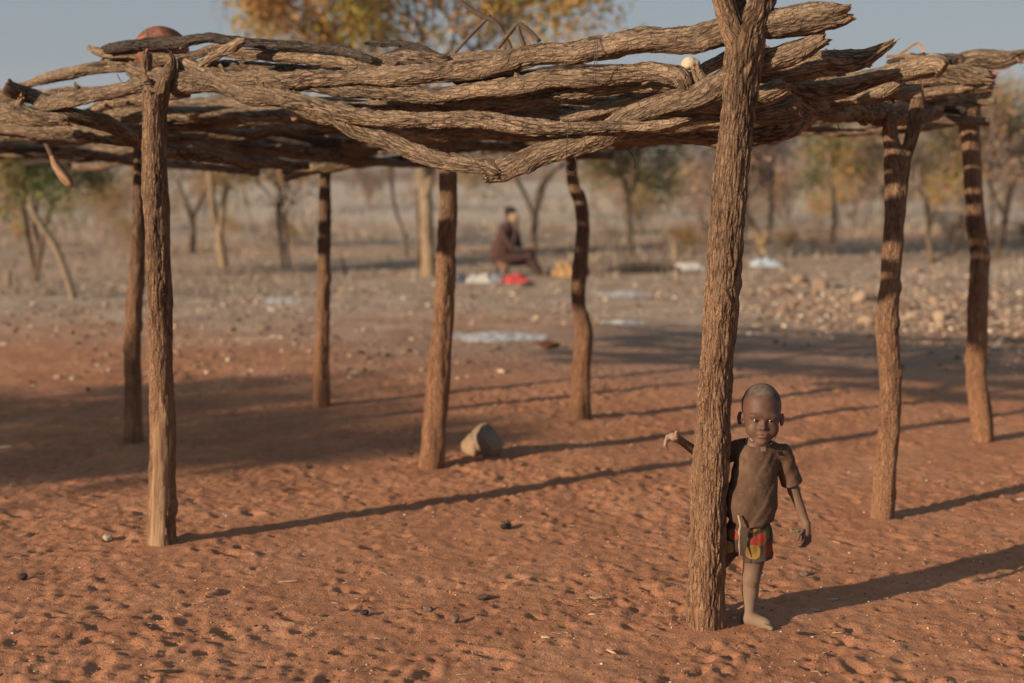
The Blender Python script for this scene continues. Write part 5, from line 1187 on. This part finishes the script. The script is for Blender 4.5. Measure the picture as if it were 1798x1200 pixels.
# the sitting person far behind
gs = gp(905, 484); YS = gs[1]
def s_(px, py, dy=0.0): return at(px, py, YS + dy)
def sitter(p):
    d = ell(p, s_(897, 381), (.088, .10, .115)); d = smin(d, rc(p, s_(893, 395), s_(890, 405), .05, .06), .03)
    d = smin(d, rc(p, s_(890, 412, .05), s_(885, 455), .14, .15), .06); d = smin(d, rc(p, s_(884, 410, -.14), s_(890, 410, .2), .07, .07), .05)
    for dy in (-.10, .10):
        d = smin(d, rc(p, s_(886, 455, dy), s_(930, 450 if dy < 0 else 444, dy), .095, .07), .04); d = smin(d, rc(p, s_(930, 450 if dy < 0 else 444, dy), s_(948, 480, dy), .062, .045), .03); d = smin(d, rc(p, s_(948, 481, dy), s_(966, 484, dy), .04, .03), .02)
    d = smin(d, rc(p, s_(885, 412, -.17), s_(900, 437, -.2), .052, .045), .03); d = smin(d, rc(p, s_(900, 437, -.2), s_(907, 400, -.1), .042, .032), .02)
    d = smin(d, rc(p, s_(888, 412, .2), s_(912, 432, .18), .052, .045), .03); d = smin(d, rc(p, s_(912, 432, .18), s_(908, 402, .06), .042, .032), .02)
    hd = ell(p, s_(907, 397, -.06), (.035, .04, .045))
    for k in range(4): hd = smin(hd, rc(p, s_(908 + k, 395, -.09 + .02 * k), s_(903 + k, 388, -.09 + .02 * k), .012, .010), .008)
    return smin(d, hd, .015)
V, Q = surface('body', sitter, [s_(860, 0)[0], YS - .45, -.05], [s_(985, 0)[0], YS + .45, s_(0, 360)[2]], .012, 5)
me = raw_mesh('body', V, Q); col = np.tile([.06, .034, .028], (len(V), 1)).astype(float)
cl = (V[:, 2] < s_(0, 400)[2]); blend(cl * 1.0, (.045, .022, .022))
attr(me, 'col', col, 'FLOAT_COLOR'); attr(me, 'dustm', cl * .8)
sp_ = empty('person', tuple([gs[0], gs[1], 0])); tag(sp_, 'person in dark maroon clothes sitting by the tree in the background, hands to the face', 'person'); child_of(obj('body', me, SKIN), sp_)
V, Q = surface('wrap', lambda p: smin(smin(rc(p, s_(888, 405, .02), s_(880, 448, .0), .125, .19), rc(p, s_(884, 452), s_(930, 456), .15, .10), .06), rc(p, s_(930, 458), s_(948, 480), .10, .065), .04) + .02 * perlin(p * 9), [s_(845, 0)[0], YS - .4, 0], [s_(970, 0)[0], YS + .4, s_(0, 385)[2]], .014, 5)
child_of(obj('wrap', raw_mesh('wrap', V, Q), flat('maroon_cloth', (.070, .036, .033), .95)), sp_)
V, Q = surface('cap', lambda p: smin(ell(p, s_(896, 372), (.10, .11, .085)), rc(p, s_(893, 371), s_(888, 365), .05, .02), .03), [s_(875, 0)[0], YS - .2, s_(0, 384)[2]], [s_(920, 0)[0], YS + .2, s_(0, 350)[2]], .01, 5)
child_of(obj('headwear', raw_mesh('headwear', V, Q), flat('dark_cap', (.03, .025, .025), .9)), sp_)
V, Q = surface('cup', lambda p: smax(ell(p, s_(903, 383, -.115), (.085, .035, .085)), -ell(p, s_(903, 383, .0), (.10, .09, .10)), .01), [s_(885, 0)[0], YS - .25, s_(0, 400)[2]], [s_(920, 0)[0], YS + .05, s_(0, 365)[2]], .007, 5)
if len(V): o = obj('pale_bowl', raw_mesh('pale_bowl', V, Q), flat('calabash', (.30, .22, .14), .7)); tag(o, 'pale round bowl held to the sitting person\'s face', 'bowl')
stool = empty('stool', tuple(gp(882, 486))); tag(stool, 'low dark stool under the sitting person in the background', 'stool')
child_of(bark_obj('seat', [tube([[*s_(882, 462, -.16)[:3], .09], [*s_(882, 462, .16)[:3], .09]], 20, .05)], BARKD), stool)
for dx in (-7, 7):
    for dy in (-.12, .12): child_of(bark_obj('leg', [tube([[*s_(882 + dx, 464, dy)[:3], .03], [*s_(882 + dx * 1.5, 487, dy)[:3], .025]], 12, .05)], BARKD), stool)
